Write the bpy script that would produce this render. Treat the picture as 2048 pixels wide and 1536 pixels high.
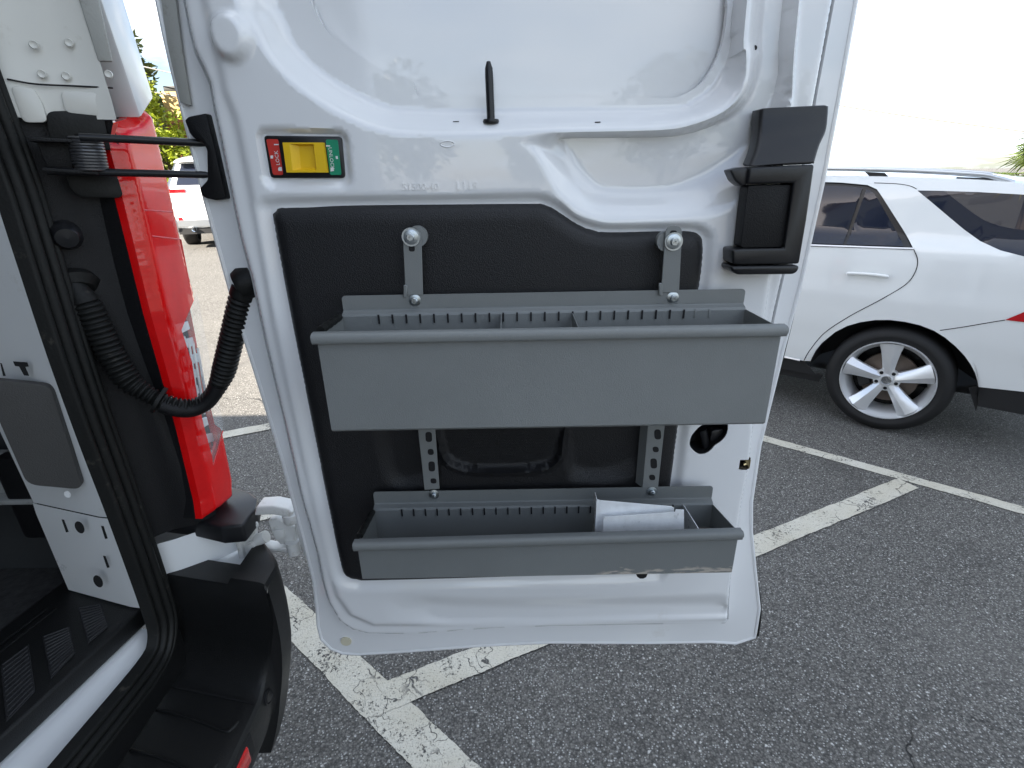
import bpy, bmesh, math, random
import numpy as np
from mathutils import Vector, Matrix
from mathutils.geometry import delaunay_2d_cdt
for o in list(bpy.data.objects): bpy.data.objects.remove(o)
scene = bpy.context.scene
COL = scene.collection
R_ = math.radians
random.seed(7); RNG = np.random.default_rng(7)

# ------------------------------------------------------------------ camera
FPX, TILT, ROLL, CAMH = 1043.0, R_(21.84), R_(1.0), 1.65
F3 = np.array([0, math.cos(TILT), -math.sin(TILT)])
R0 = np.array([1.0, 0, 0]); U0 = np.array([0, math.sin(TILT), math.cos(TILT)])
R3 = math.cos(ROLL)*R0 - math.sin(ROLL)*U0
U3 = math.sin(ROLL)*R0 + math.cos(ROLL)*U0
C3 = np.array([0, 0, CAMH])
cam = bpy.data.cameras.new('camera'); cam_o = bpy.data.objects.new('camera', cam); COL.objects.link(cam_o)
cam.sensor_width = 36; cam.lens = 36*FPX/2048; cam.clip_start = .02; cam.clip_end = 3000
M = Matrix.Identity(4)
for i in range(3):
    M[i][0] = R3[i]; M[i][1] = U3[i]; M[i][2] = -F3[i]; M[i][3] = C3[i]
cam_o.matrix_world = M
scene.camera = cam_o

# ------------------------------------------------------------------ sky and sun
SUN_DIR = np.array([-.74, -.672, 0])          # where the sun stands, seen from the lot
SUN_EL = R_(36)
w = bpy.data.worlds.new('World'); scene.world = w; w.use_nodes = True
nt = w.node_tree; N = nt.nodes; L = nt.links
for n in list(N): N.remove(n)
out = N.new('ShaderNodeOutputWorld'); bg = N.new('ShaderNodeBackground'); bg.inputs[1].default_value = .052
sky = N.new('ShaderNodeTexSky'); sky.sky_type = 'NISHITA'; sky.sun_disc = False
sky.sun_elevation = SUN_EL; sky.sun_rotation = math.atan2(SUN_DIR[0], SUN_DIR[1])
sky.air_density = 1.0; sky.dust_density = 1.2; sky.ozone_density = 1.2
tc = N.new('ShaderNodeTexCoord'); sep = N.new('ShaderNodeSeparateXYZ'); L.new(tc.outputs['Generated'], sep.inputs[0])
add = N.new('ShaderNodeMath'); add.operation = 'ADD'; add.inputs[1].default_value = .12
mx0 = N.new('ShaderNodeMath'); mx0.operation = 'MAXIMUM'; mx0.inputs[1].default_value = .0
L.new(sep.outputs[2], mx0.inputs[0]); L.new(mx0.outputs[0], add.inputs[0])
div = N.new('ShaderNodeVectorMath'); div.operation = 'DIVIDE'
cmb = N.new('ShaderNodeCombineXYZ')
for i in range(3): L.new(add.outputs[0], cmb.inputs[i])
L.new(tc.outputs['Generated'], div.inputs[0]); L.new(cmb.outputs[0], div.inputs[1])
mp = N.new('ShaderNodeMapping'); mp.inputs['Location'].default_value = (3.1, 1.7, 0); mp.inputs['Scale'].default_value = (1, 1, 0)
L.new(div.outputs[0], mp.inputs[0])
nz = N.new('ShaderNodeTexNoise'); nz.inputs['Scale'].default_value = .75; nz.inputs['Detail'].default_value = 9; nz.inputs['Roughness'].default_value = .58
L.new(mp.outputs[0], nz.inputs['Vector'])
rp = N.new('ShaderNodeValToRGB'); rp.color_ramp.elements[0].position = .43; rp.color_ramp.elements[1].position = .62
L.new(nz.outputs[0], rp.inputs[0])
mix = N.new('ShaderNodeMixRGB'); mix.inputs[2].default_value = (7.7, 8.25, 8.75, 1)
L.new(rp.outputs[0], mix.inputs[0]); L.new(sky.outputs[0], mix.inputs[1])
L.new(mix.outputs[0], bg.inputs[0]); L.new(bg.outputs[0], out.inputs[0])
sun = bpy.data.lights.new('sun', 'SUN'); sun.energy = 5.0; sun.angle = R_(.55); sun.color = (1, .91, .78)
sun_o = bpy.data.objects.new('sun', sun); COL.objects.link(sun_o)
sd = Vector((SUN_DIR[0]*math.cos(SUN_EL), SUN_DIR[1]*math.cos(SUN_EL), math.sin(SUN_EL)))
sun_o.rotation_euler = sd.to_track_quat('Z', 'Y').to_euler(); sun_o.location = (-8, -8, 12)
vs = scene.view_settings; vs.view_transform = 'Standard'; vs.look = 'None'; vs.gamma = 1; vs.use_curve_mapping = False
vs.exposure = 2.48

# ------------------------------------------------------------------ survey helpers (photo point -> point on a real plane)
def ray(x, y): return F3 + (x-1024)/FPX*R3 + (768-y)/FPX*U3
def at(x, y, ax, val):
    d = ray(x, y); return C3 + (val-C3[ax])/d[ax]*d
def onp(x, y, p, n):
    d = ray(x, y); n = np.asarray(n, float); return C3 + np.dot(n, np.asarray(p)-C3)/np.dot(n, d)*d
def proj(p):
    d = np.asarray(p)-C3; s = d@F3; return (1024+FPX*(d@R3)/s, 768-FPX*(d@U3)/s)
def ats(pts, ax, val): return np.array([at(x, y, ax, val) for x, y in pts])

# ------------------------------------------------------------------ object helpers
ORG = {}
def finish(o, V, parent, org):
    if org is None: org = np.array([(V[:, 0].min()+V[:, 0].max())/2, (V[:, 1].min()+V[:, 1].max())/2, V[:, 2].min()])
    org = np.asarray(org, float)
    ORG[o] = org
    if parent is not None:
        o.parent = parent; o.location = org-ORG[parent]
    else: o.location = org
    return org
def mk(name, VF, mat, parent=None, org=None, smooth=40, label=None, cat=None, group=None, kind=None):
    V, Fc = VF; V = np.asarray(V, float)
    me = bpy.data.meshes.new(name); o = bpy.data.objects.new(name, me); COL.objects.link(o)
    org = finish(o, V, parent, org)
    me.from_pydata([tuple(v) for v in (V-org)], [], [tuple(int(i) for i in f) for f in Fc])
    me.update()
    if smooth:
        me.shade_smooth(); me.set_sharp_from_angle(angle=R_(smooth))
    if mat is not None: me.materials.append(mat)
    if label: o['label'] = label
    if cat: o['category'] = cat
    if group: o['group'] = group
    if kind: o['kind'] = kind
    return o
def thing(name, loc, label=None, cat=None, group=None, kind=None, parent=None):
    o = bpy.data.objects.new(name, None); COL.objects.link(o); o.empty_display_size = .1
    finish(o, None, parent, loc)
    if label: o['label'] = label
    if cat: o['category'] = cat
    if group: o['group'] = group
    if kind: o['kind'] = kind
    return o
def dup(src, parent, delta, label=None):
    c = src.copy(); COL.objects.link(c)
    ORG[c] = ORG[src]+np.asarray(delta, float)
    c.parent = parent
    c.location = ORG[c]-(ORG[parent] if parent else 0)
    if label: c['label'] = label
    for ch in list(src.children):
        dup(ch, c, delta)
    return c
def join(*parts):
    V = []; Fc = []; n = 0
    for v, f in parts:
        v = np.asarray(v, float); V.append(v); Fc += [tuple(i+n for i in q) for q in f]; n += len(v)
    return np.vstack(V), Fc
def bm_out(bm):
    bm.verts.index_update()
    V = np.array([v.co[:] for v in bm.verts]); Fc = [tuple(v.index for v in f.verts) for f in bm.faces]
    bm.free(); return V, Fc
def box(c, s, bev=0, seg=2, rot=None):
    bm = bmesh.new(); bmesh.ops.create_cube(bm, size=1)
    for v in bm.verts: v.co = Vector((v.co[0]*s[0], v.co[1]*s[1], v.co[2]*s[2]))
    if bev: bmesh.ops.bevel(bm, geom=bm.edges[:], offset=bev, segments=seg, affect='EDGES', profile=.5)
    V, Fc = bm_out(bm)
    if rot is not None: V = V@np.array(rot).T
    return V+np.asarray(c), Fc
def rotm(ax, a): return np.array(Matrix.Rotation(a, 3, ax))
def prism(poly, dvec, bev=0, seg=2):
    """poly: 3D points (planar), extruded by dvec, edges bevelled"""
    bm = bmesh.new(); dvec = Vector(dvec)
    a = [bm.verts.new(Vector(p)) for p in poly]; b = [bm.verts.new(Vector(p)+dvec) for p in poly]
    n = len(a)
    bm.faces.new(a); bm.faces.new(b[::-1])
    for i in range(n): bm.faces.new((a[i], b[i], b[(i+1) % n], a[(i+1) % n]))
    bmesh.ops.recalc_face_normals(bm, faces=bm.faces[:])
    if bev:
        E = [e for e in bm.edges if e.calc_face_angle(0) > .25]
        bmesh.ops.bevel(bm, geom=E, offset=bev, segments=seg, affect='EDGES', profile=.5, clamp_overlap=True)
    return bm_out(bm)
def tube(path, r, seg=12, cap=True, closed=False):
    P = np.asarray(path, float); n = len(P)
    rr = np.full(n, r, float) if np.isscalar(r) else np.asarray(r, float)
    T = np.gradient(P, axis=0)
    if closed: T = np.roll(P, -1, 0)-np.roll(P, 1, 0)
    T /= np.linalg.norm(T, axis=1)[:, None]+1e-12
    a = np.array([0, 0, 1.0]) if abs(T[0][2]) < .9 else np.array([1.0, 0, 0])
    nrm = np.cross(T[0], a); nrm /= np.linalg.norm(nrm)
    V = []; an = np.linspace(0, 2*math.pi, seg, endpoint=False)
    for i in range(n):
        nrm = nrm-T[i]*(nrm@T[i]); nrm /= np.linalg.norm(nrm)
        b = np.cross(T[i], nrm)
        V.append(P[i]+rr[i]*(np.cos(an)[:, None]*nrm+np.sin(an)[:, None]*b))
    V = np.vstack(V); Fc = []
    m = n if closed else n-1
    for i in range(m):
        k = (i+1) % n
        for j in range(seg):
            j2 = (j+1) % seg
            Fc.append((i*seg+j, i*seg+j2, k*seg+j2, k*seg+j))
    if cap and not closed:
        Fc.append(tuple(range(seg))[::-1]); Fc.append(tuple((n-1)*seg+j for j in range(seg)))
    return V, Fc
def lathe(prof, c, axis, seg=32, cap=True):
    """prof: list of (r, h) along axis from c"""
    ax = np.asarray(axis, float); ax /= np.linalg.norm(ax)
    a = np.array([0, 0, 1.0]) if abs(ax[2]) < .9 else np.array([1.0, 0, 0])
    u = np.cross(ax, a); u /= np.linalg.norm(u); v = np.cross(ax, u)
    an = np.linspace(0, 2*math.pi, seg, endpoint=False); V = []; Fc = []
    for r, h in prof: V.append(np.asarray(c)+ax*h+r*(np.cos(an)[:, None]*u+np.sin(an)[:, None]*v))
    for i in range(len(prof)-1):
        for j in range(seg):
            j2 = (j+1) % seg; Fc.append((i*seg+j, i*seg+j2, (i+1)*seg+j2, (i+1)*seg+j))
    if cap and prof[0][0] > 1e-6: Fc.append(tuple(range(seg))[::-1])
    if cap and prof[-1][0] > 1e-6: Fc.append(tuple((len(prof)-1)*seg+j for j in range(seg)))
    return np.vstack(V), Fc
def cr(pts, n=8, closed=True):
    P = np.asarray(pts, float); m = len(P); out = []
    for i in range(m if closed else m-1):
        if closed: p0, p1, p2, p3 = P[i-1], P[i], P[(i+1) % m], P[(i+2) % m]
        else: p0, p1, p2, p3 = P[max(i-1, 0)], P[i], P[i+1], P[min(i+2, m-1)]
        for t in np.linspace(0, 1, n, endpoint=False):
            out.append(.5*((2*p1)+(-p0+p2)*t+(2*p0-5*p1+4*p2-p3)*t*t+(-p0+3*p1-3*p2+p3)*t**3))
    if not closed: out.append(P[-1])
    return np.array(out)
def fillet(pts, r, n=5):
    """round the corners of a closed planar polygon (2D or 3D); r scalar or list"""
    P = np.asarray(pts, float); m = len(P); out = []
    for i in range(m):
        rr = r if np.isscalar(r) else r[i]
        a, b, c = P[i-1], P[i], P[(i+1) % m]
        if rr <= 0: out.append(b); continue
        u = a-b; v = c-b; lu = np.linalg.norm(u); lv = np.linalg.norm(v); u = u/lu; v = v/lv
        d = min(rr, lu*.48, lv*.48); p, q = b+u*d, b+v*d
        for t in np.linspace(0, 1, n): out.append((1-t)**2*p+2*t*(1-t)*b+t*t*q)
    return np.array(out)
def resample(poly, step, closed=True):
    P = np.asarray(poly, float); Q = np.vstack([P, P[:1]]) if closed else P
    out = []
    for a, b in zip(Q[:-1], Q[1:]):
        k = max(1, int(round(np.linalg.norm(b-a)/step)))
        for t in range(k): out.append(a+(b-a)*t/k)
    if not closed: out.append(Q[-1])
    return np.array(out)
def inside(P, poly):
    x, y = P[:, 0], P[:, 1]; res = np.zeros(len(P), bool); m = len(poly)
    for i in range(m):
        x1, y1 = poly[i]; x2, y2 = poly[(i+1) % m]
        if y1 == y2: continue
        c = ((y1 > y) != (y2 > y)) & (x < (x2-x1)*(y-y1)/(y2-y1)+x1)
        res ^= c
    return res
def dist(P, poly, closed=True):
    d = np.full(len(P), 1e9); m = len(poly)
    for i in range(m if closed else m-1):
        a = poly[i]; b = poly[(i+1) % m]; ab = b-a; l2 = ab@ab
        if l2 < 1e-14: continue
        t = np.clip(((P-a)@ab)/l2, 0, 1); d = np.minimum(d, np.linalg.norm(P-a-t[:, None]*ab, axis=1))
    return d
def sstep(t):
    t = np.clip(t, 0, 1); return t*t*(3-2*t)
def loft_t(P, outer, inner):
    """0 outside outer, 1 inside inner, smooth between"""
    lo = outer.min(0); hi = outer.max(0)
    r = np.zeros(len(P)); m = ((P >= lo) & (P <= hi)).all(1)
    if not m.any(): return r
    Q = P[m]; io = inside(Q, outer); ii = inside(Q, inner)
    a = dist(Q, outer); b = dist(Q, inner)
    t = np.where(ii, 1, a/(a+b+1e-9)); t = np.where(io | ii, t, 0)
    r[m] = sstep(t); return r
def sheet2d(outline, holes, step, ostep=None, curves=()):
    """conforming triangulation of an outline with holes -> (P2, tris)"""
    ostep = ostep or step
    O = resample(outline, ostep); Hs = [resample(h, ostep) for h in holes]
    lo = O.min(0); hi = O.max(0)
    gx = np.arange(lo[0]+step*.5, hi[0], step); gy = np.arange(lo[1]+step*.5, hi[1], step*.9)
    G = np.array([(x+(step*.5 if j % 2 else 0), y) for j, y in enumerate(gy) for x in gx])
    k = inside(G, O)
    for h in Hs: k &= ~inside(G, h)
    G = G[k]; d = dist(G, O)
    for h in Hs: d = np.minimum(d, dist(G, h))
    G = G[d > step*.45]
    pts = list(O); edges = [(i, (i+1) % len(O)) for i in range(len(O))]
    for q in curves:
        q = resample(q, ostep); k = inside(q, O) & (dist(q, O) > step*.3)
        for h in Hs: k &= ~inside(q, h) & (dist(q, h) > step*.3)
        b = len(pts); idx = np.cumsum(k)-1; pts += list(q[k]); n = len(q)
        edges += [(b+int(idx[i]), b+int(idx[(i+1) % n])) for i in range(n) if k[i] and k[(i+1) % n]]
        G = G[dist(G, q) > step*.4]
    for h in Hs:
        b = len(pts); pts += list(h); edges += [(b+i, b+(i+1) % len(h)) for i in range(len(h))]
    pts += list(G)
    v, e, f, *_ = delaunay_2d_cdt([Vector((p[0], p[1])) for p in pts], edges, [], 0, 1e-7)
    P = np.array([q[:] for q in v]); T = np.array(f)
    c = P[T].mean(1); k = inside(c, O)
    for h in Hs: k &= ~inside(c, h)
    return P, T[k]
def strip_profile(prof, x0, x1, th):
    """sheet-metal section prof (Y,Z) run along X with thickness th"""
    P = np.asarray(prof, float); n = len(P)
    T = np.gradient(P, axis=0); T /= np.linalg.norm(T, axis=1)[:, None]
    Nn = np.stack([-T[:, 1], T[:, 0]], 1)
    Q = P+Nn*th; V = []
    for x in (x0, x1):
        V += [(x, p[0], p[1]) for p in P]; V += [(x, p[0], p[1]) for p in Q]
    Fc = []
    for i in range(n-1):
        a, b, c, d = i, i+1, n+i+1, n+i
        Fc.append((a, b, 2*n+b, 2*n+a)); Fc.append((d, 2*n+d, 2*n+c, c))
        Fc.append((a, d, c, b)); Fc.append((2*n+a, 2*n+b, 2*n+c, 2*n+d))
    Fc.append((0, 2*n, 3*n, n)); Fc.append((n-1, 2*n-1, 4*n-1, 3*n-1))
    return np.array(V), Fc
def text_mesh(s, size, right, up, c, depth=.0004):
    cu = bpy.data.curves.new('t', 'FONT'); cu.body = s; cu.size = size; cu.align_x = 'CENTER'; cu.align_y = 'CENTER'; cu.extrude = depth/2; cu.resolution_u = 2
    o = bpy.data.objects.new('t', cu); COL.objects.link(o)
    me = bpy.data.meshes.new_from_object(o.evaluated_get(bpy.context.evaluated_depsgraph_get()))
    V = np.array([v.co[:] for v in me.vertices]); Fc = [tuple(p.vertices) for p in me.polygons]
    bpy.data.objects.remove(o); bpy.data.curves.remove(cu); bpy.data.meshes.remove(me)
    right = np.asarray(right, float); up = np.asarray(up, float); nn = np.cross(right, up)
    return np.asarray(c)+V[:, :1]*right+V[:, 1:2]*up+V[:, 2:3]*nn, Fc

# ------------------------------------------------------------------ materials
def mat(name, col, rough=.5, metal=0., spec=.5, coat=0., coat_r=.03, var=0., vscale=8., rvar=0., bump=0., bscale=200., bdetail=3., bump2=0., b2scale=20., trans=0., alpha=1., dirt=None, ior=1.45, emit=None):
    m = bpy.data.materials.new(name); m.use_nodes = True
    nt = m.node_tree; N = nt.nodes; L = nt.links; b = N['Principled BSDF']
    b.inputs['Base Color'].default_value = (*col, 1); b.inputs['Roughness'].default_value = rough
    b.inputs['Metallic'].default_value = metal; b.inputs['Specular IOR Level'].default_value = spec
    b.inputs['Coat Weight'].default_value = coat; b.inputs['Coat Roughness'].default_value = coat_r
    b.inputs['Transmission Weight'].default_value = trans; b.inputs['IOR'].default_value = ior; b.inputs['Alpha'].default_value = alpha
    tc = N.new('ShaderNodeTexCoord')
    if var or rvar or dirt:
        n = N.new('ShaderNodeTexNoise'); n.inputs['Scale'].default_value = vscale; n.inputs['Detail'].default_value = 7; n.inputs['Roughness'].default_value = .62
        L.new(tc.outputs['Object'], n.inputs['Vector'])
        if var:
            mr = N.new('ShaderNodeMapRange'); mr.inputs[1].default_value = .25; mr.inputs[2].default_value = .75; mr.inputs[3].default_value = 1-var; mr.inputs[4].default_value = 1+var
            L.new(n.outputs[0], mr.inputs[0])
            hs = N.new('ShaderNodeHueSaturation'); hs.inputs['Color'].default_value = (*col, 1); L.new(mr.outputs[0], hs.inputs['Value'])
            L.new(hs.outputs[0], b.inputs['Base Color'])
        if rvar:
            mr2 = N.new('ShaderNodeMapRange'); mr2.inputs[1].default_value = .3; mr2.inputs[2].default_value = .7; mr2.inputs[3].default_value = max(.02, rough-rvar); mr2.inputs[4].default_value = rough+rvar
            L.new(n.outputs[0], mr2.inputs[0]); L.new(mr2.outputs[0], b.inputs['Roughness'])
        if dirt:
            dc, dpos, dw, dsc = dirt
            n3 = N.new('ShaderNodeTexNoise'); n3.inputs['Scale'].default_value = dsc; n3.inputs['Detail'].default_value = 10; n3.inputs['Roughness'].default_value = .7
            L.new(tc.outputs['Object'], n3.inputs['Vector'])
            rp = N.new('ShaderNodeValToRGB'); rp.color_ramp.elements[0].position = dpos; rp.color_ramp.elements[1].position = dpos+dw
            L.new(n3.outputs[0], rp.inputs[0])
            mx = N.new('ShaderNodeMixRGB'); mx.inputs[2].default_value = (*dc, 1)
            if b.inputs['Base Color'].is_linked: L.new(b.inputs['Base Color'].links[0].from_socket, mx.inputs[1])
            else: mx.inputs[1].default_value = (*col, 1)
            L.new(rp.outputs[0], mx.inputs[0]); L.new(mx.outputs[0], b.inputs['Base Color'])
    last = None
    for st, sc in ((bump, bscale), (bump2, b2scale)):
        if st:
            n = N.new('ShaderNodeTexNoise'); n.inputs['Scale'].default_value = sc; n.inputs['Detail'].default_value = bdetail
            L.new(tc.outputs['Object'], n.inputs['Vector'])
            bp = N.new('ShaderNodeBump'); bp.inputs['Strength'].default_value = min(1, st); bp.inputs['Distance'].default_value = .002*max(1, st)
            L.new(n.outputs[0], bp.inputs['Height'])
            if last is not None: L.new(last, bp.inputs['Normal'])
            last = bp.outputs[0]
    if last is not None:
        L.new(last, b.inputs['Normal'])
    if emit: b.inputs['Emission Color'].default_value = (*emit[0], 1); b.inputs['Emission Strength'].default_value = emit[1]
    return m
M_WHITE = mat('van_white_paint', (.80, .805, .81), .22, coat=1, coat_r=.02, rvar=.04, vscale=5, bump2=.035, b2scale=26, dirt=((.62, .60, .55), .66, .2, 5))
M_WHITE2 = mat('van_white_inner', (.80, .815, .82), .33, coat=.4, coat_r=.12, rvar=.08, vscale=7, bump2=.05, b2scale=30, dirt=((.50, .47, .40), .6, .16, 6))
M_JAMB = mat('door_jamb_paint', (.66, .65, .60), .42, coat=.25, coat_r=.2, rvar=.1, vscale=9, bump2=.06, b2scale=25, dirt=((.40, .36, .29), .55, .2, 7))
M_BLACKP = mat('black_grained_plastic', (.0065, .0065, .0075), .5, spec=.34, rvar=.06, vscale=6, bump=.5, bscale=520, bump2=.06, b2scale=30)
M_TRIM = mat('door_trim_plastic', (.0085, .0085, .0100), .43, spec=.5, rvar=.05, vscale=4, bump=.65, bscale=560, bdetail=3, dirt=((.03, .03, .031), .62, .2, 6), bump2=.05, b2scale=12)
M_SMOOTHB = mat('black_smooth_plastic', (.011, .0113, .013), .34, spec=.5, rvar=.05, vscale=10, bump=.12, bscale=700)
M_BUMPER = mat('bumper_plastic', (.0095, .0098, .0102), .42, spec=.45, rvar=.08, vscale=4, bump=.4, bscale=600, bump2=.05, b2scale=14, dirt=((.055, .053, .05), .66, .12, 14))
M_RUBBER = mat('rubber_seal', (.0075, .0078, .0074), .55, spec=.34, rvar=.1, vscale=14, bump=.3, bscale=240, dirt=((.075, .068, .055), .62, .14, 20))
M_GREY = mat('grey_powder_coat', (.205, .215, .212), .42, spec=.45, var=.10, vscale=3, rvar=.10, bump=.22, bscale=620, dirt=((.33, .34, .33), .69, .10, 16))
M_GREYDK = mat('dark_slot', (.008, .008, .009), .7)
M_ZINC = mat('zinc_bolt', (.50, .54, .56), .36, metal=1, rvar=.08, vscale=120)
M_GALV = mat('galvanised_plate', (.88, .90, .92), .34, metal=.15, var=.14, vscale=34, rvar=.12, bump=.15, bscale=90)
M_YEL = mat('yellow_plastic', (.80, .50, .008), .38, bump=.1, bscale=400)
M_RED = mat('red_label', (.55, .035, .025), .4)
M_GRN = mat('green_label', (.006, .25, .13), .4)
M_PRINT = mat('white_print', (.72, .74, .74), .5)
M_PAD = mat('grey_pad', (.075, .073, .071), .5, rvar=.05, vscale=12, bump=.5, bscale=420)
M_LENS = mat('red_lens', (.80, .005, .006), .14, spec=.4, coat=.6, coat_r=.02, var=.08, vscale=30, alpha=.88)
M_LENSI = mat('red_reflector', (.62, .006, .006), .25, spec=.6, coat=.6, var=.25, vscale=60, bump=.8, bscale=160)
M_CHROME = mat('chrome', (.78, .80, .82), .08, metal=1, bump=.25, bscale=60)
M_ASPHDARK = mat('interior_dark', (.02, .021, .022), .8, var=.3, vscale=40, bump=.6, bscale=260)
# ------------------------------------------------------------------ ground
def asphalt(name, paint=False):
    m = bpy.data.materials.new(name); m.use_nodes = True
    nt = m.node_tree; N = nt.nodes; L = nt.links; b = N['Principled BSDF']
    g = N.new('ShaderNodeNewGeometry'); pos = g.outputs['Position']
    def noise(sc, det=4, ro=.6, vec=pos, dist_=0):
        n = N.new('ShaderNodeTexNoise'); n.inputs['Scale'].default_value = sc; n.inputs['Detail'].default_value = det; n.inputs['Roughness'].default_value = ro; n.inputs['Distortion'].default_value = dist_
        L.new(vec, n.inputs['Vector']); return n
    def ramp(src, p0, p1, c0=(0, 0, 0), c1=(1, 1, 1)):
        r = N.new('ShaderNodeValToRGB'); e = r.color_ramp.elements; e[0].position = p0; e[1].position = p1; e[0].color = (*c0, 1); e[1].color = (*c1, 1)
        L.new(src, r.inputs[0]); return r.outputs[0]
    def mixc(fac, a, c):
        x = N.new('ShaderNodeMixRGB')
        if isinstance(fac, float): x.inputs[0].default_value = fac
        else: L.new(fac, x.inputs[0])
        for k, s in ((1, a), (2, c)):
            if isinstance(s, tuple): x.inputs[k].default_value = (*s, 1)
            else: L.new(s, x.inputs[k])
        return x.outputs[0]
    def math_(op, a, c):
        x = N.new('ShaderNodeMath'); x.operation = op
        for k, s in ((0, a), (1, c)):
            if isinstance(s, (int, float)): x.inputs[k].default_value = s
            else: L.new(s, x.inputs[k])
        return x.outputs[0]
    # stones: two sizes of cells, each cell with its own grey
    def cells(sc):
        v = N.new('ShaderNodeTexVoronoi'); v.inputs['Scale'].default_value = sc; L.new(pos, v.inputs['Vector']); return v
    v1 = cells(150); v2 = cells(78)
    sp = N.new('ShaderNodeSeparateColor'); L.new(v1.outputs['Color'], sp.inputs[0])
    sp2 = N.new('ShaderNodeSeparateColor'); L.new(v2.outputs['Color'], sp2.inputs[0])
    base = mixc(ramp(noise(1.3, 6).outputs[0], .35, .7), (.096, .089, .078), (.136, .127, .113))
    base = mixc(ramp(sp.outputs[0], .0, 1.0), mixc(.55, base, (.02, .02, .022)), mixc(.5, base, (.22, .215, .205)))
    st1 = math_('MULTIPLY', ramp(sp.outputs[1], .74, .78), ramp(v1.outputs['Distance'], .25, .45, (1, 1, 1), (0, 0, 0)))
    base = mixc(math_('MULTIPLY', st1, .62), base, (.46, .46, .45))
    st2 = math_('MULTIPLY', ramp(sp2.outputs[1], .93, .95), ramp(v2.outputs['Distance'], .2, .42, (1, 1, 1), (0, 0, 0)))
    base = mixc(math_('MULTIPLY', st2, .85), base, (.55, .54, .52))
    gaps = ramp(v1.outputs['Distance'], .45, .72)
    base = mixc(math_('MULTIPLY', gaps, .55), base, (.014, .014, .016))
    # old oil spots and paler worn patches
    base = mixc(math_('MULTIPLY', ramp(noise(1.7, 3, .5).outputs[0], .60, .72), .45), base, (.035, .034, .033))
    base = mixc(math_('MULTIPLY', ramp(noise(.55, 4, .6).outputs[0], .52, .68), .25), base, (.19, .18, .165))
    # cracks
    wn = noise(2.2, 5, .65)
    va = N.new('ShaderNodeVectorMath'); va.operation = 'MULTIPLY_ADD'; va.inputs[1].default_value = (.5, .5, 0); L.new(wn.outputs['Color'], va.inputs[0]); L.new(pos, va.inputs[2])
    ve = N.new('ShaderNodeTexVoronoi'); ve.feature = 'DISTANCE_TO_EDGE'; ve.inputs['Scale'].default_value = .62; L.new(va.outputs[0], ve.inputs['Vector'])
    crack = math_('MULTIPLY', ramp(ve.outputs[0], .0008, .0034, (1, 1, 1), (0, 0, 0)), ramp(noise(.8, 2).outputs[0], .50, .58))
    height = math_('SUBTRACT', math_('MULTIPLY', v1.outputs['Distance'], -.6), math_('MULTIPLY', crack, 1.6))
    if paint:
        chip = noise(95, 6, .72); wear = noise(6, 6, .6)
        pit = ramp(math_('ADD', chip.outputs[0], math_('MULTIPLY', math_('SUBTRACT', wear.outputs[0], .5), .5)), .60, .66)
        vc = N.new('ShaderNodeTexVoronoi'); vc.feature = 'DISTANCE_TO_EDGE'; vc.inputs['Scale'].default_value = 13; L.new(va.outputs[0], vc.inputs['Vector'])
        fine = math_('MULTIPLY', ramp(vc.outputs[0], .012, .03, (1, 1, 1), (0, 0, 0)), ramp(noise(5, 3).outputs[0], .5, .58))
        pc = mixc(ramp(noise(3.5, 5).outputs[0], .35, .65), (.46, .43, .355), (.53, .51, .45))
        pc = mixc(ramp(noise(160, 2).outputs[0], .55, .7), pc, (.30, .285, .24))
        keep = math_('MAXIMUM', math_('MAXIMUM', pit, fine), crack)
        base = mixc(keep, pc, mixc(.4, base, (.05, .05, .05)))
        height = math_('SUBTRACT', math_('MULTIPLY', height, .45), math_('MULTIPLY', keep, .5))
    base = mixc(crack, base, (.008, .008, .009))
    L.new(base, b.inputs['Base Color'])
    b.inputs['Roughness'].default_value = .78 if not paint else .7; b.inputs['Specular IOR Level'].default_value = .35
    bp = N.new('ShaderNodeBump'); bp.inputs['Strength'].default_value = .8; bp.inputs['Distance'].default_value = .006
    L.new(height, bp.inputs['Height']); L.new(bp.outputs[0], b.inputs['Normal'])
    return m
M_ASPH = asphalt('asphalt'); M_PAINT = asphalt('worn_line_paint', True)
def gz(x, y):
    """the lot rises gently beyond the parked cars"""
    t = np.clip((np.asarray(y, float)-np.asarray(x, float)*.6-6.2)/8.0, 0, 1); return .46*t*t*(3-2*t)
def ground_mesh():
    a = np.concatenate([-np.geomspace(400, 14, 14), np.linspace(-13, 13, 53), np.geomspace(14, 400, 14)])
    V = [(x, y, float(gz(x, y))) for y in a for x in a]; n = len(a)
    return np.array(V), [(j*n+i, j*n+i+1, (j+1)*n+i+1, (j+1)*n+i) for j in range(n-1) for i in range(n-1)]
GROUND = mk('ground', ground_mesh(), M_ASPH, org=(0, 0, 0), kind='structure', label='grey asphalt of the parking lot')
def line_mesh(a, b, wd, z=.004, seed=0, ends=(0, 0)):
    """a worn stripe from a to b; ends = skew of the two ends"""
    r = np.random.default_rng(seed)
    a = np.array(a, float); b = np.array(b, float); d = b-a; ln = np.linalg.norm(d); d /= ln; nn = np.array([-d[1], d[0]])
    k = int(ln/.012); V = []
    e = [np.convolve(r.normal(0, 1, k+13), np.ones(5)/5, 'same')[6:k+7]*.0035 for _ in range(2)]
    for i in range(k+1):
        for s, q in ((-1, e[0]), (1, e[1])):
            sh = (1-i/k)*ends[0]*s+(i/k)*ends[1]*s
            p = a+d*(ln*i/k+sh)+nn*(s*wd/2+q[i]); V.append((p[0], p[1], float(gz(p[0], p[1]))+z))
    return np.array(V), [(2*i, 2*i+2, 2*i+3, 2*i+1) for i in range(k)]
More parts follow.
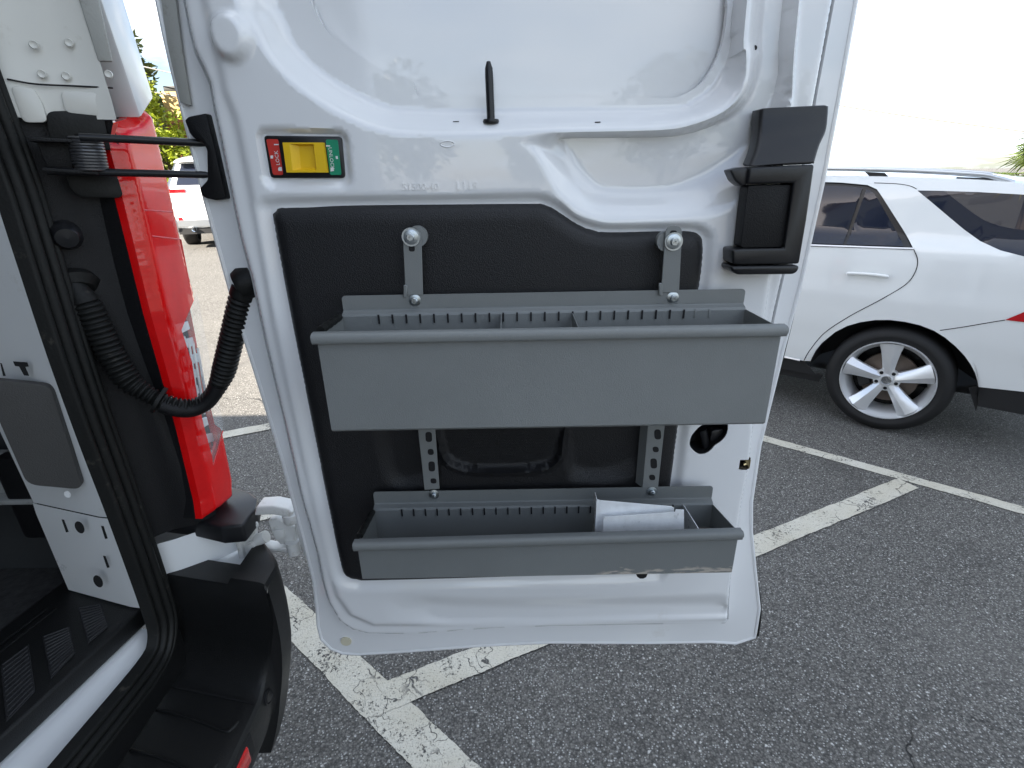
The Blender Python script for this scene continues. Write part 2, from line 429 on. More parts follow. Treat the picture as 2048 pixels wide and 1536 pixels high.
def paint_line(a, b, wd, seed, z=.004, ends=(0, 0), label=None):
    return mk('painted_line', line_mesh(a, b, wd, z, seed, ends), M_PAINT, GROUND, smooth=0, label=label)
dA = np.array([.7573, -.6531])
# aisle edge beneath the door, bay edge beside the parked car, hatching between them
cA = np.array([-.46, 1.235]); paint_line(cA-dA*6.0, cA+dA*2.4, .132, 1)
cB = np.array([2.22, 2.585]); paint_line(cB-dA*6.0, cB+dA*2.6, .085, 2)
dD = np.array([.9064, .4224])
def hatch(p, seed, l0, l1):
    p = np.array(p); paint_line(p+dD*l0, p+dD*l1, .112, seed, .0055)
hatch((1.10, 1.980), 3, -1.755, 1.235)
hatch((-1.27, 2.345), 4, -.35, 2.9)
hatch((-1.84, 3.33), 5, -1.0, 1.9)

# ------------------------------------------------------------------ the van: root
VAN = thing('cargo_van', (-3.4, 0, 0), 'white cargo van with its rear door open and storage bins on it', 'van')

# ------------------------------------------------------------------ rear door (inner panel as pressed sheet)
YD = .90
def dpt(x, y, Y, ztop):
    p = at(x, y, 1, Y)[[0, 2]]
    return np.array([p[0], ztop]) if y == -140 else p      # above the frame the pressings run on to the door's top
def dpoly(px, dep=0., n=8, smooth=True, ztop=2.40):
    q = np.array([dpt(x, y, YD+dep, ztop) for x, y in px])
    return cr(q, n) if smooth else q
IN_PX = [(318, -140), (346, 0), (357, 55), (368, 98), (386, 135), (400, 166), (406, 205), (410, 223), (425, 293), (447, 400), (465, 480), (487, 560), (518, 700), (555, 850), (590, 1000), (624, 1120), (634, 1172), (646, 1214), (669, 1253), (697, 1272), (736, 1282), (833, 1282), (960, 1272), (1100, 1266), (1300, 1263), (1400, 1262), (1450, 1262),
         (1466, 1258), (1470, 1180), (1484, 1085), (1496, 1000), (1500, 985), (1512, 917), (1519, 854), (1548, 720), (1570, 620), (1588, 545), (1628, 330), (1650, 210), (1690, 0), (1716, -140)]
IN = dpoly(IN_PX, 0, smooth=False, ztop=2.50)
TRIM_PX = [(541, 440), (545, 422), (560, 413), (620, 411), (700, 408), (900, 405), (1060, 403), (1085, 405), (1105, 412), (1130, 428), (1160, 447), (1190, 458), (1225, 462), (1340, 460), (1385, 461), (1402, 468), (1410, 482), (1410, 520), (1403, 575), (1385, 680), (1370, 780), (1345, 970), (1325, 1100), (1318, 1135), (1300, 1146), (1100, 1155), (760, 1164), (715, 1163), (692, 1156), (680, 1140), (660, 1050), (620, 850), (580, 650)]
TRIM = dpoly(TRIM_PX, .004, 4)
HOLE_W = dpoly([(590, -140), (612, -50), (628, 10), (640, 40), (660, 68), (700, 103), (745, 133), (780, 150), (800, 155), (820, 158), (828, 168), (832, 185), (842, 194), (880, 195), (1000, 195), (1200, 195), (1330, 196), (1365, 190), (1400, 168), (1430, 125), (1447, 75), (1455, 10), (1460, -50), (1470, -140)], .045, 5, ztop=2.30)
HOLE_L = dpoly([(1380, 892), (1381, 876), (1389, 863), (1402, 851), (1420, 842), (1440, 838), (1453, 842), (1456, 855), (1452, 870), (1442, 882), (1430, 890), (1420, 901), (1408, 907), (1394, 906)], 0, 5)
HOLE_N = dpoly([(1480, 920), (1503, 919), (1499, 940), (1477, 939)], 0, smooth=False)
FEATS = [  # (outer, inner, depth)
    ([(428, -140), (448, -60), (466, 0), (480, 32), (505, 62), (525, 100), (560, 145), (605, 186), (651, 217), (700, 243), (760, 264), (820, 272), (900, 273), (1000, 271), (1060, 266), (1120, 263), (1200, 261), (1300, 258), (1360, 250), (1410, 236), (1449, 220), (1478, 192), (1492, 150), (1492, 100), (1494, 0), (1500, -140)],
     [(525, -140), (545, -50), (560, 10), (582, 74), (595, 96), (635, 135), (700, 178), (774, 212), (837, 219), (1000, 220), (1200, 219), (1345, 216), (1391, 201), (1425, 170), (1450, 130), (1462, 78), (1466, 0), (1470, -140)], .045),
    ([(1500, -140), (1494, 0), (1494, 110), (1484, 180), (1446, 224), (1372, 253), (1300, 261), (1117, 265), (1070, 272), (1032, 281), (1061, 303), (1078, 328), (1093, 360), (1107, 386), (1127, 408), (1156, 428), (1190, 440), (1220, 445), (1317, 443), (1381, 441), (1425, 441), (1464, 427), (1500, 400), (1545, 360), (1568, 300), (1585, 200), (1600, 0), (1612, -140)],
     [(1535, -140), (1532, 0), (1525, 120), (1500, 200), (1450, 240), (1375, 268), (1300, 275), (1135, 277), (1128, 285), (1148, 312), (1185, 356), (1218, 373), (1330, 371), (1385, 352), (1425, 330), (1475, 296), (1525, 240), (1555, 150), (1565, 0), (1575, -140)], .034),
    ([(505, 425), (512, 396), (540, 388), (700, 388), (900, 386), (1060, 382), (1095, 386), (1125, 403), (1155, 430), (1190, 441), (1230, 446), (1340, 444), (1395, 446), (1425, 460), (1433, 485), (1430, 530), (1415, 620), (1392, 760), (1366, 975), (1345, 1115), (1330, 1160), (1300, 1170), (1100, 1178), (760, 1186), (705, 1185), (672, 1175), (655, 1150), (630, 1050), (590, 850), (548, 650)],
     TRIM_PX, .010),
    ([(770, 1190), (860, 1187), (1000, 1190), (1200, 1188), (1380, 1186), (1456, 1188), (1461, 1220), (1459, 1240), (1300, 1246), (1100, 1252), (900, 1256), (800, 1252), (764, 1232)],
     [(862, 1212), (900, 1216), (1000, 1218), (1200, 1217), (1420, 1212), (1446, 1214), (1446, 1222), (1420, 1226), (1200, 1230), (1000, 1234), (900, 1236), (864, 1228)], .010),
]
FEATS = [(dpoly(o, 0, 4, ztop=2.40), dpoly(i, d if i is not TRIM_PX else .004, 4, ztop=2.345), d) for o, i, d in FEATS]
FEATS.append((fillet(dpoly([(506, 252), (699, 258), (710, 380), (530, 386)], 0, smooth=False), .022, 8), fillet(dpoly([(522, 267), (686, 269), (694, 360), (538, 360)], .01, smooth=False), .010, 8), .010))
BUMP_C = at(462, 74, 1, YD)[[0, 2]]
BAND_L = np.array([dpt(x, y, YD, 2.47) for x, y in [(375, -140), (394, 0), (419, 98), (437, 186), (458, 236), (472, 300), (500, 440), (535, 640), (575, 820), (612, 980), (650, 1140), (666, 1196), (695, 1236), (745, 1258), (900, 1258), (1100, 1250), (1300, 1248), (1470, 1246)]])
FLAN = dpoly([(1612, -140), (1600, 0), (1585, 200), (1575, 300), (1560, 420), (1540, 560), (1522, 700), (1505, 850), (1600, 850), (1800, 500), (1800, -140)], 0, smooth=False, ztop=2.6)
def door_depth(P):
    D = np.zeros(len(P))
    for o, i, d in FEATS: D += d*loft_t(P, o, i)
    r = np.linalg.norm((P-BUMP_C)*np.array([1, .95]), axis=1)
    D -= .014*(1-sstep((r-.021)/.012))
    # the hinge and bottom margin drops away over a soft fold
    db = dist(P, BAND_L, False)
    poly = np.vstack([BAND_L, [(1.5, BAND_L[-1][1]), (1.5, 3), (BAND_L[0][0], 3)]])
    io = inside(P, poly); sg = np.where(io, 1, -1)*db
    D += .007*(1-sstep((sg+.002)/.020))
    io = inside(P, FLAN); sg = np.where(io, 1, -1)*dist(P, FLAN)
    D += .012*sstep((sg+.004)/.012)
    # rolled outer edge
    de = dist(P, IN)
    D += .030*(1-sstep(de/.016))**1.4
    # faint press unevenness of big panels
    D += .0006*np.sin(P[:, 0]*9+1.3)*np.sin(P[:, 1]*7+.4)
    return D
CURVES = [q for o, i, d in FEATS for q in (o, i)]
P2, T2 = sheet2d(IN, [HOLE_W, HOLE_L, HOLE_N], .0058, .006, CURVES)
DD = door_depth(P2)
DOOR = mk('rear_door', (np.stack([P2[:, 0], YD+DD, P2[:, 1]], 1), T2), M_WHITE, VAN, smooth=50, label='open white rear door, inner side, with pressed recesses')
# turned edge that closes the inner panel against the outer skin
def rim(poly2, y0, y1):
    n = len(poly2); V = [(p[0], y0, p[1]) for p in poly2]+[(p[0], y1, p[1]) for p in poly2]
    return np.array(V), [(i, (i+1) % n, n+(i+1) % n, n+i) for i in range(n)]
OUT_PX = [(300, -140), (320, 0), (334, 70), (350, 140), (366, 205), (380, 260), (415, 400), (470, 600), (520, 760), (568, 920), (608, 1070), (630, 1159), (636, 1215), (638, 1247), (645, 1274), (664, 1293), (687, 1302), (716, 1304), (800, 1299), (960, 1287), (1100, 1280), (1300, 1281), (1420, 1279), (1470, 1282), (1507, 1270), (1516, 1213), (1508, 1140), (1500, 1060), (1500, 1000), (1516, 890), (1562, 700), (1596, 570), (1640, 370), (1670, 210), (1707, 0), (1732, -140)]
OUT = np.array([dpt(x, y, .955, 2.53) for x, y in OUT_PX])
OUTR = resample(OUT, .02)
Po, To = sheet2d(OUT, [IN*np.array([.93, .93])+np.array([0, .08])], .03, .02)
hem = (np.stack([Po[:, 0], np.full(len(Po), .948), Po[:, 1]], 1), To)
Ps, Ts = sheet2d(OUT, [], .035, .02)
skin = (np.stack([Ps[:, 0], np.full(len(Ps), .972), Ps[:, 1]], 1), Ts[:, ::-1])
mk('outer_skin', join(skin, hem, rim(OUTR, .948, .972)), M_WHITE, DOOR, smooth=30)
mk('inner_return', rim(resample(IN, .02), YD+.028, .95), M_WHITE, DOOR, smooth=30)
# hem bead along the edge of the skin
bead = np.stack([OUTR[:, 0], np.full(len(OUTR), .950), OUTR[:, 1]], 1)
mk('hem_bead', tube(bead, .0045, 8, closed=True), M_WHITE, DOOR)
# blanked window: outer skin seen through the opening of the inner sheet
zz = (dpoly([(440, -140), (1640, -140), (1600, 240), (480, 240)], .055, smooth=False, ztop=2.36))
Pw, Tw = sheet2d(zz, [], .03)
dw = .0595+.006*(1-((Pw[:, 0])/.5)**2)*.5
mk('window_blank', (np.stack([Pw[:, 0], YD+dw, Pw[:, 1]], 1), Tw), M_WHITE, DOOR)
hw = resample(HOLE_W, .006)
mk('opening_edge', rim(hw, YD+.0455, YD+.055), M_WHITE, DOOR)
# black edge seal down the lock side
es = cr(np.array([at(x, y, 1, .963) for x, y in [(1700, -40), (1662, 240), (1590, 600), (1512, 915), (1501, 990), (1499, 1060), (1507, 1130), (1519, 1213), (1514, 1270)]]), 8, False)
mk('edge_seal', tube(es, .005, 8), M_RUBBER, DOOR)
# pale rubber wedge on the hinge side, above the check arm
st = ats([(318, -60), (348, -60), (368, 100), (386, 213), (364, 206), (338, 90)], 1, .944)
mk('weather_strip', prism(st, (0, -.006, 0), .002), mat('aged_grey_strip', (.36, .36, .335), .6, rvar=.1, vscale=20, bump=.2, bscale=200, dirt=((.2, .19, .16), .55, .2, 30)), DOOR)
# dark wells behind the lever hole and the latch notch
c = HOLE_L.mean(0)
well = prism([(p[0], YD+.004, p[1]) for p in c+(HOLE_L-c)*1.02][::1], (0, .05, 0))
mk('lever_well', (well[0], well[1][1:]), M_GREYDK, DOOR, smooth=0)
lv = ats([(1424, 862), (1446, 858), (1450, 872), (1440, 884), (1426, 892), (1420, 880)], 1, YD+.015)
mk('lever', join(prism(lv, (0, .02, 0), .003), tube(ats([(1404, 858), (1412, 896)], 1, YD+.022), .009, 10)), M_SMOOTHB, DOOR)
c = HOLE_N.mean(0)
nw = prism([(p[0], YD+.005, p[1]) for p in c+(HOLE_N-c)*1.05], (0, .035, 0))
mk('latch_pocket', (nw[0], nw[1][1:]), mat('latch_grime', (.10, .085, .06), .6), DOOR, smooth=0)
mk('latch_pin', join(tube(ats([(1487, 929), (1493, 926)], 1, YD+.012), .004, 8), prism(ats([(1490, 921), (1502, 920), (1499, 938)], 1, YD+.006), (0, .004, 0))), mat('brass', (.6, .5, .28), .35, metal=1), DOOR)
# small holes, slots and marks
def flat(px, y, mat_, name, parent=DOOR, th=.0012, bev=0):
    return mk(name, prism(ats(px, 1, y), (0, th, 0), bev), mat_, parent, smooth=30)
def ell(cx, cy, rx, ry, n=14): return [(cx+rx*math.cos(2*math.pi*i/n), cy+ry*math.sin(2*math.pi*i/n)) for i in range(n)]
def on_door(cx, cy):
    p = at(cx, cy, 1, YD)
    for _ in range(4):
        d = door_depth(np.array([[p[0], p[2]]]))[0]; p = at(cx, cy, 1, YD+d)
    return YD+d
for cx, cy, rx, ry in [(1511, 95, 3.6, 5)]:
    flat(ell(cx, cy, rx, ry), on_door(cx, cy)-.001, M_GREYDK, 'drain_hole')
for pts in [[(906, 242.4), (918, 242), (918, 243.4), (906, 243.8)], [(1190, 243.5), (1201, 243), (1201, 245), (1190, 245.5)]]:
    cx = sum(p[0] for p in pts)/4; cy = sum(p[1] for p in pts)/4
    flat(pts, on_door(cx, cy)-.0025, M_GREYDK, 'slot')
gr = at(692, 1283, 1, .946)
mk('drain_grommet', lathe([(.006, 0), (.013, 0), (.013, .004), (.006, .004)], (gr[0], .945, gr[2]), (0, 1, 0), 24), mat('old_grommet', (.62, .58, .44), .5), DOOR)
flat([(687, 1277), (698, 1277), (699, 1286), (688, 1286)], .9455, M_GREYDK, 'drain_hole')
# stamped numbers
y1 = on_door(933, 372)
for s, cx, cy, sz in (('51500-40', 841, 374, .0155), ('L119', 934, 372, .018)):
    c = at(cx, cy, 1, y1)
    mk('stamped_number', text_mesh(s, sz, (1, 0, -.012), (0, 0, 1), (c[0], y1-.0002, c[2]), .002), M_WHITE, DOOR, smooth=20)
ov = np.array([at(895+14*math.cos(a), 288+6*math.sin(a), 1, on_door(895, 288)) for a in np.linspace(0, 2*math.pi, 28, endpoint=False)])
mk('stamped_oval', tube(ov, .0011, 6, closed=True), M_WHITE, DOOR)
# lock knob rod
b0 = at(982, 243, 1, on_door(982, 243)-.002); b1 = at(977, 123, 1, b0[1]+.004)
rod = np.linspace(b0, b1, 10); rr = np.full(10, .0064); rr[-2:] = (.0060, .003)
mk('lock_rod', join(tube(rod, rr, 14), lathe([(.012, -.003), (.013, 0), (.012, .003)], b0, (0, 0, 1), 20)), M_SMOOTHB, DOOR)

# lock release: bezel, lever, coloured labels
yb = YD+.010
def rr_px(px, y, r): return fillet(ats(px, 1, y), r, 6)
mk('lock_bezel', prism(rr_px([(527, 271), (683, 273), (690, 356), (541, 356)], yb-.004, .006), (0, .012, 0), .0015), M_SMOOTHB, DOOR)
def plate(px, m_, nm, th=.0012, r=.003, dy=0.):
    mk(nm, prism(rr_px(px, yb-.0048-dy, r), (0, th, 0), .0003, 1), m_, DOOR)
plate([(532, 278), (556, 278.5), (566.5, 350), (546, 350)], M_RED, 'lock_label')
plate([(651, 279), (675.5, 279.5), (683, 350), (660, 350)], M_GRN, 'unlock_label')
# lever: frame of yellow around a finger well
yo = ats([(565, 285), (646, 285), (654, 345), (573, 345)], 1, yb-.013)
yi = ats([(579, 288), (627, 288), (633, 341), (585, 341)], 1, yb-.013)
yf = ats([(598, 292), (626, 291), (632, 336), (602, 338)], 1, yb-.0046)
V = np.vstack([yo, yi, yf, yo+np.array([0, .012, 0])]); Fq = []
for i in range(4):
    j = (i+1) % 4; Fq += [(i, j, 4+j, 4+i), (4+i, 4+j, 8+j, 8+i), (i, 12+i, 12+j, j)]
Fq.append((8, 9, 10, 11))
mk('lock_lever', (V, Fq), M_YEL, DOOR, smooth=0)
yt = yb-.0053
def txt(s, px, py, size, right, up, nm):
    c = at(px, py, 1, yt); mk(nm, text_mesh(s, size, right, up, c), M_PRINT, DOOR, smooth=0)
txt('LOCK', 554.5, 316, .0080, (0, 0, 1), (-1, 0, 0), 'lock_lettering')
txt('UNLOCK', 662.5, 317, .0078, (0, 0, -1), (1, 0, 0), 'unlock_lettering')
def icon(px, nm): mk(nm, prism(ats(px, 1, yt), (0, .0005, 0)), M_PRINT, DOOR, smooth=0)
icon([(548, 288), (557, 288), (557, 290.3), (548, 290.3)], 'pointer_mark'); icon([(652, 290.5), (660, 290.5), (660, 293), (652, 293)], 'pointer_mark')
icon([(541, 311), (546, 311), (546, 317), (541, 317)], 'padlock_mark'); icon([(671, 312), (675, 312), (676, 318), (672, 318)], 'padlock_mark')
icon([(558, 334), (563, 334), (564, 342), (557, 342), (556, 338)], 'door_mark'); icon([(661, 335), (667, 335), (668, 342), (661, 343)], 'door_mark')

# black trim panel
GR_O = dpoly([(862, 760), (1128, 760), (1135, 880), (1122, 925), (1080, 944), (1000, 949), (935, 946), (892, 930), (872, 890)], 0, 5)
GR_I = dpoly([(884, 772), (1108, 772), (1114, 885), (1102, 918), (1070, 929), (1000, 934), (942, 931), (905, 917), (890, 888)], 0, 5)
SH_O = dpoly([(1120, 770), (1300, 770), (1300, 900), (1250, 962), (1150, 965), (1128, 930)], 0, 5)
SH_I = dpoly([(1150, 780), (1270, 780), (1270, 890), (1235, 930), (1165, 935), (1150, 910)], 0, 5)
LW_O = dpoly([(745, 770), (860, 770), (880, 950), (860, 970), (770, 965)], 0, 5)
LW_I = dpoly([(775, 780), (835, 780), (850, 930), (835, 945), (795, 940)], 0, 5)
def trim_depth(P):
    D = np.full(len(P), -.006)
    de = dist(P, TRIM); D += .016*(1-sstep(de/.013))**1.5
    D += .004*(1-sstep((de-.008)/.02))
    a = loft_t(P, GR_O, GR_I); D += -.010*np.sin(a*math.pi)+.012*a
    D += .014*loft_t(P, SH_O, SH_I)+.012*loft_t(P, LW_O, LW_I)
    return D
Pt, Tt = sheet2d(TRIM, [], .0065, .006, [GR_O, GR_I, (GR_O+GR_I)/2, SH_O, SH_I, LW_O, LW_I])
TR = mk('trim_panel', (np.stack([Pt[:, 0], YD+trim_depth(Pt), Pt[:, 1]], 1), Tt), M_TRIM, DOOR, smooth=60)
# perforated speaker grille
gp = []
for j in range(26):
    for i in range(60):
        x = 888+i*3.8+(1.9 if j % 2 else 0); y = 856+j*3.0
        q = at(x, y, 1, YD+.004)
        gp.append(q)
gp = np.array(gp); k = inside(gp[:, [0, 2]], GR_I) & (dist(gp[:, [0, 2]], GR_I) > .006); gp = gp[k]
pv = []
for q in gp: pv.append(lathe([(.0011, 0), (.0011, .0008)], (q[0], q[1]+.0008, q[2]), (0, 1, 0), 5))
mk('speaker_grille', join(*pv), M_GREYDK, DOOR, smooth=0, kind='stuff')

# grab-handle cover on the lock side
def cov(px, y0, th, bev, r=0, nm='handle_cover', m_=M_SMOOTHB):
    q = ats(px, 1, y0)
    if r: q = fillet(q, r, 5)
    return mk(nm, prism(q, (0, th, 0), bev, 3), m_, DOOR)
# folded flap: profile swept sideways, leaning back onto the door at the top
flap = [(1522, 216, .897), (1520, 240, .894), (1518, 270, .886), (1512, 300, .872), (1500, 332, .858)]
flar = [(1660, 209, .897), (1659, 232, .894), (1655, 262, .886), (1642, 292, .872), (1631, 328, .858)]
fl = cr(np.array([at(x, y, 1, z) for x, y, z in flap]), 6, False); fr = cr(np.array([at(x, y, 1, z) for x, y, z in flar]), 6, False)
n = len(fl); V = np.vstack([fl, fr]); V = np.vstack([V, V+np.array([0, .035, 0])])
Fq = [(i, i+1, n+i+1, n+i) for i in range(n-1)]+[(2*n+i, 3*n+i, 3*n+i+1, 2*n+i+1) for i in range(n-1)]
Fq += [(i, 2*n+i, 2*n+i+1, i+1) for i in range(n-1)]+[(n+i, n+i+1, 3*n+i+1, 3*n+i) for i in range(n-1)]
Fq += [(0, n, 3*n, 2*n), (n-1, 3*n-1, 4*n-1, 2*n-1)]
bm = bmesh.new(); bv = [bm.verts.new(v) for v in V]; [bm.faces.new([bv[i] for i in f]) for f in Fq]
bmesh.ops.recalc_face_normals(bm, faces=bm.faces[:])
bmesh.ops.bevel(bm, geom=[e for e in bm.edges if e.calc_face_angle(0) > .7], offset=.006, segments=4, affect='EDGES', profile=.5)
mk('handle_flap', bm_out(bm), M_SMOOTHB, DOOR)
cov([(1500, 334), (1630, 329), (1614, 440), (1599, 528), (1480, 530), (1466, 529), (1466, 500), (1480, 498), (1569, 497), (1588, 366), (1495, 368)], .858, .05, .0035)
cov([(1496, 371), (1584, 369), (1566, 494), (1481, 496)], .866, .03, .003, .006, 'handle_inlay', M_BLACKP)
cov([(1460, 340), (1484, 334), (1500, 336), (1494, 370), (1484, 373), (1470, 362)], .864, .03, .003, 0, 'handle_wedge')
cov([(1463, 533), (1600, 531), (1597, 543), (1588, 549), (1476, 550), (1464, 543)], .856, .052, .004, 0, 'handle_foot')
# ------------------------------------------------------------------ steel bins bolted to the door
M_BINLOW = mat('grey_powder_coat_scuffed', (.172, .182, .180), .43, spec=.45, var=.12, vscale=3, rvar=.10, bump=.22, bscale=620, dirt=((.40, .41, .41), .72, .04, 26))
def add_scuffs(m):
    """bare-metal scrapes and rust along the lower right front edge"""
    nt = m.node_tree; N = nt.nodes; L = nt.links; b = N['Principled BSDF']
    g = N.new('ShaderNodeNewGeometry'); s = N.new('ShaderNodeSeparateXYZ'); L.new(g.outputs['Position'], s.inputs[0])
    def mr(sock, a, c, lo, hi):
        r = N.new('ShaderNodeMapRange'); r.inputs[1].default_value = a; r.inputs[2].default_value = c; r.inputs[3].default_value = lo; r.inputs[4].default_value = hi; L.new(sock, r.inputs[0]); return r.outputs[0]
    def mul(a, c):
        x = N.new('ShaderNodeMath'); x.operation = 'MULTIPLY'; L.new(a, x.inputs[0]); L.new(c, x.inputs[1]); return x.outputs[0]
    mp = N.new('ShaderNodeMapping'); mp.inputs['Rotation'].default_value = (0, R_(28), 0); mp.inputs['Scale'].default_value = (40, 40, 190); L.new(g.outputs['Position'], mp.inputs[0])
    n = N.new('ShaderNodeTexNoise'); n.inputs['Scale'].default_value = 1; n.inputs['Detail'].default_value = 5; L.new(mp.outputs[0], n.inputs['Vector'])
    n2 = N.new('ShaderNodeTexNoise'); n2.inputs['Scale'].default_value = 22; n2.inputs['Detail'].default_value = 5; L.new(g.outputs['Position'], n2.inputs['Vector'])
    edge = mr(s.outputs[2], .977, 1.000, 1, 0); side = mr(s.outputs[0], .10, .20, 0, 1)
    ad = N.new('ShaderNodeMath'); ad.operation = 'ADD'; L.new(mul(edge, side), ad.inputs[0]); L.new(mr(n2.outputs[0], .3, .7, -.35, .25), ad.inputs[1])
    msk = mul(mr(ad.outputs[0], .35, .55, 0, 1), mr(n.outputs[0], .44, .52, 0, 1))
    mx = N.new('ShaderNodeMixRGB'); mx.inputs[2].default_value = (.42, .38, .33, 1)
    L.new(b.inputs['Base Color'].links[0].from_socket, mx.inputs[1]); L.new(msk, mx.inputs[0])
    rust = mul(mul(mr(s.outputs[2], .973, .982, 1, 0), mr(s.outputs[0], .22, .3, 0, 1)), mr(n2.outputs[0], .4, .6, 0, .9))
    mx2 = N.new('ShaderNodeMixRGB'); mx2.inputs[2].default_value = (.13, .07, .035, 1); L.new(mx.outputs[0], mx2.inputs[1]); L.new(rust, mx2.inputs[0])
    L.new(mx2.outputs[0], b.inputs['Base Color'])
add_scuffs(M_BINLOW)
YB = .872
def bolt(px, py, y, parent, r=.0085, flange=True):
    c = at(px, py, 1, y); a = RNG.uniform(0, 1)
    hexv = [(c[0]+r*.72*math.cos(a+k*math.pi/3), y-.0095, c[2]+r*.72*math.sin(a+k*math.pi/3)) for k in range(6)]
    parts = [prism(hexv, (0, .008, 0), .0012, 1), lathe([(r*.75, -.0035), (r*1.2, -.0022), (r*1.25, 0)], (c[0], y, c[2]), (0, 1, 0), 20)]
    mark = [box((c[0], y-.0098, c[2]), (r*.55, .0008, r*.12), rot=rotm('Y', 0)) if False else box((0, 0, 0), (r*.6, .0008, r*.14), rot=rotm('Y', a+k*2.1)) for k in range(3)]
    mark = [(v+np.array([c[0]+.0015*math.cos(k*2.1), y-.0099, c[2]+.0015*math.sin(k*2.1)]), f) for k, (v, f) in enumerate(mark)]
    return mk('bolt', join(*parts, *mark), M_ZINC, parent, smooth=30)
def make_bin(name, label, M_, x0, x1, zf, zs, zr, zb, yf, slots, slot_x, sag=0.):
    """flange top zf, step zs, rim top zr, bottom zb, front face yf"""
    T = thing(name, ((x0+x1)/2, YB, zb), label, 'bin', 'grey steel bins on the van door')
    th = .0016
    fq = fillet([(x0, YB-.0016, zf), (x1, YB-.0016, zf), (x1, YB-.0016, zs+.003), (x0, YB-.0016, zs+.003)], [.007, .007, 0, 0], 5)
    mk('back_flange', prism(fq, (0, .0016, 0)), M_, T, smooth=20)
    back = [(YB, zs+.006), (YB, zs+.004), (YB-.002, zs), (YB-.011, zs-.003), (YB-.013, zs-.007), (YB-.013, zb+.002), (YB-.015, zb), (yf+.003, zb), (yf, zb+.003), (yf, zr-.004)]
    mk('tray', strip_profile(back, x0, x1, th), M_, T, smooth=25)
    # cut the flange corners round: small fill plates sit proud at the ends instead
    # folded front rim
    rimp = [(yf-.0005, zr-.0125), (yf-.006, zr-.0132), (yf-.0085, zr-.0126), (yf-.0093, zr-.0110), (yf-.0096, zr-.0070), (yf-.0092, zr-.0025), (yf-.0078, zr-.0007), (yf-.004, zr), (yf+.002, zr+.0005), (yf+.004, zr)]
    V, Fc = strip_profile(rimp, x0-.005, x1+.004, th)
    if sag:
        t = (V[:, 0]-x0)/(x1-x0); V[:, 2] += sag*t
    mk('front_rim', (V, Fc), M_, T, smooth=50)
    for x, nm in ((x0, 'end_plate'), (x1, 'end_plate')):
        s = 1 if x == x0 else -1
        pl = [(x, yf+.001, zb+.001), (x, YB-.014, zb+.001), (x, YB-.014, zs-.006), (x, yf+.002, zr-.004+(sag if x == x1 else 0))]
        mk(nm, prism(pl, (s*th, 0, 0)), M_, T, smooth=20)
        cap = lathe([(.0, 0), (.0062, 0), (.0062, .003), (0, .003)], (x-s*.0065, yf-.003, zr-.0066+(sag if x == x1 else 0)), (s, 0, 0), 14)
        mk('rim_cap', cap, M_, T)
    # divider slots punched across the bend
    sl = []
    for px in slot_x:
        p = at(px, slots, 1, YB-.014)
        sl.append(box((p[0], YB-.0146, zs-.0120), (.0027, .0016, .0155)))
    mk('divider_slots', join(*sl), M_GREYDK, T, smooth=0, kind='stuff')
    return T
xs1 = list(np.linspace(757, 1367, 23)); xs2 = list(np.linspace(803, 1181, 17))+[1240, 1322, 1345]
BIN1 = make_bin('door_bin', 'deep grey steel bin with two thin dividers, above the shallower scuffed one', M_GREY, -.2842, .3957, 1.466, 1.4400, 1.4400, 1.2805, .7355, 632, xs1)
BIN2 = make_bin('door_bin', 'shallow scuffed grey steel bin with galvanised plates in it, near the door bottom', M_BINLOW, -.2759, .3905, 1.0785, 1.0500, 1.0600, .9755, .7460, 1016, xs2, .010)
for T, l in ((BIN1, [(830, 600), (1345, 595)]), (BIN2, [(868, 988), (1303, 982)])):
    for x, y in l: bolt(x, y, YB, T)
# blank slots at the right end of the deep bin: pressed, not open
for px in (1390, 1418):
    p = at(px, 632, 1, YB-.014)
    mk('blank_slot', box((p[0], YB-.0135, 1.4280), (.003, .0014, .015), .0004), M_GREY, BIN1)
# dividers
for px in (1002, 1144):
    p = at(px, 630, 1, YB-.014)
    q = [(p[0], .738, 1.285), (p[0], YB-.014, 1.285), (p[0], YB-.015, 1.433), (p[0], .738, 1.430)]
    mk('divider', prism(q, (.0012, 0, 0)), M_GREY, BIN1, smooth=0)
p = at(1366, 1008, 1, YB-.014)
mk('divider', prism([(p[0], .749, .980), (p[0], YB-.014, .980), (p[0], YB-.015, 1.046), (p[0], .749, 1.056)], (.0014, 0, 0)), M_GALV, BIN2, smooth=0, label='bare metal divider')
# rubber edging on the left end plates
for T, a, b in ((BIN1, (-.2835, .752, 1.4400), (-.2835, .842, 1.4370)), (BIN2, (-.2752, .762, 1.0590), (-.2752, .848, 1.0480))):
    a = np.array(a); b = np.array(b); pts = np.linspace(a, b, 14)
    pts[:, 2] += .0008*np.sin(np.arange(14)*1.9)
    mk('rubber_edging', tube(pts, .0062, 10), M_RUBBER, T)
# short seam slots on the fronts
for T, y, l in ((BIN1, .7345, [(744, 765, 711), (1417, 1437, 703)]), (BIN2, .745, [(806, 822, 1102), (1354, 1371, 1085)])):
    for xa, xb, py in l:
        mk('seam_slot', prism(ats([(xa, py-1), (xb, py-1), (xb, py+.8), (xa, py+.8)], 1, y), (0, .001, 0)), M_GREYDK, T, smooth=0)
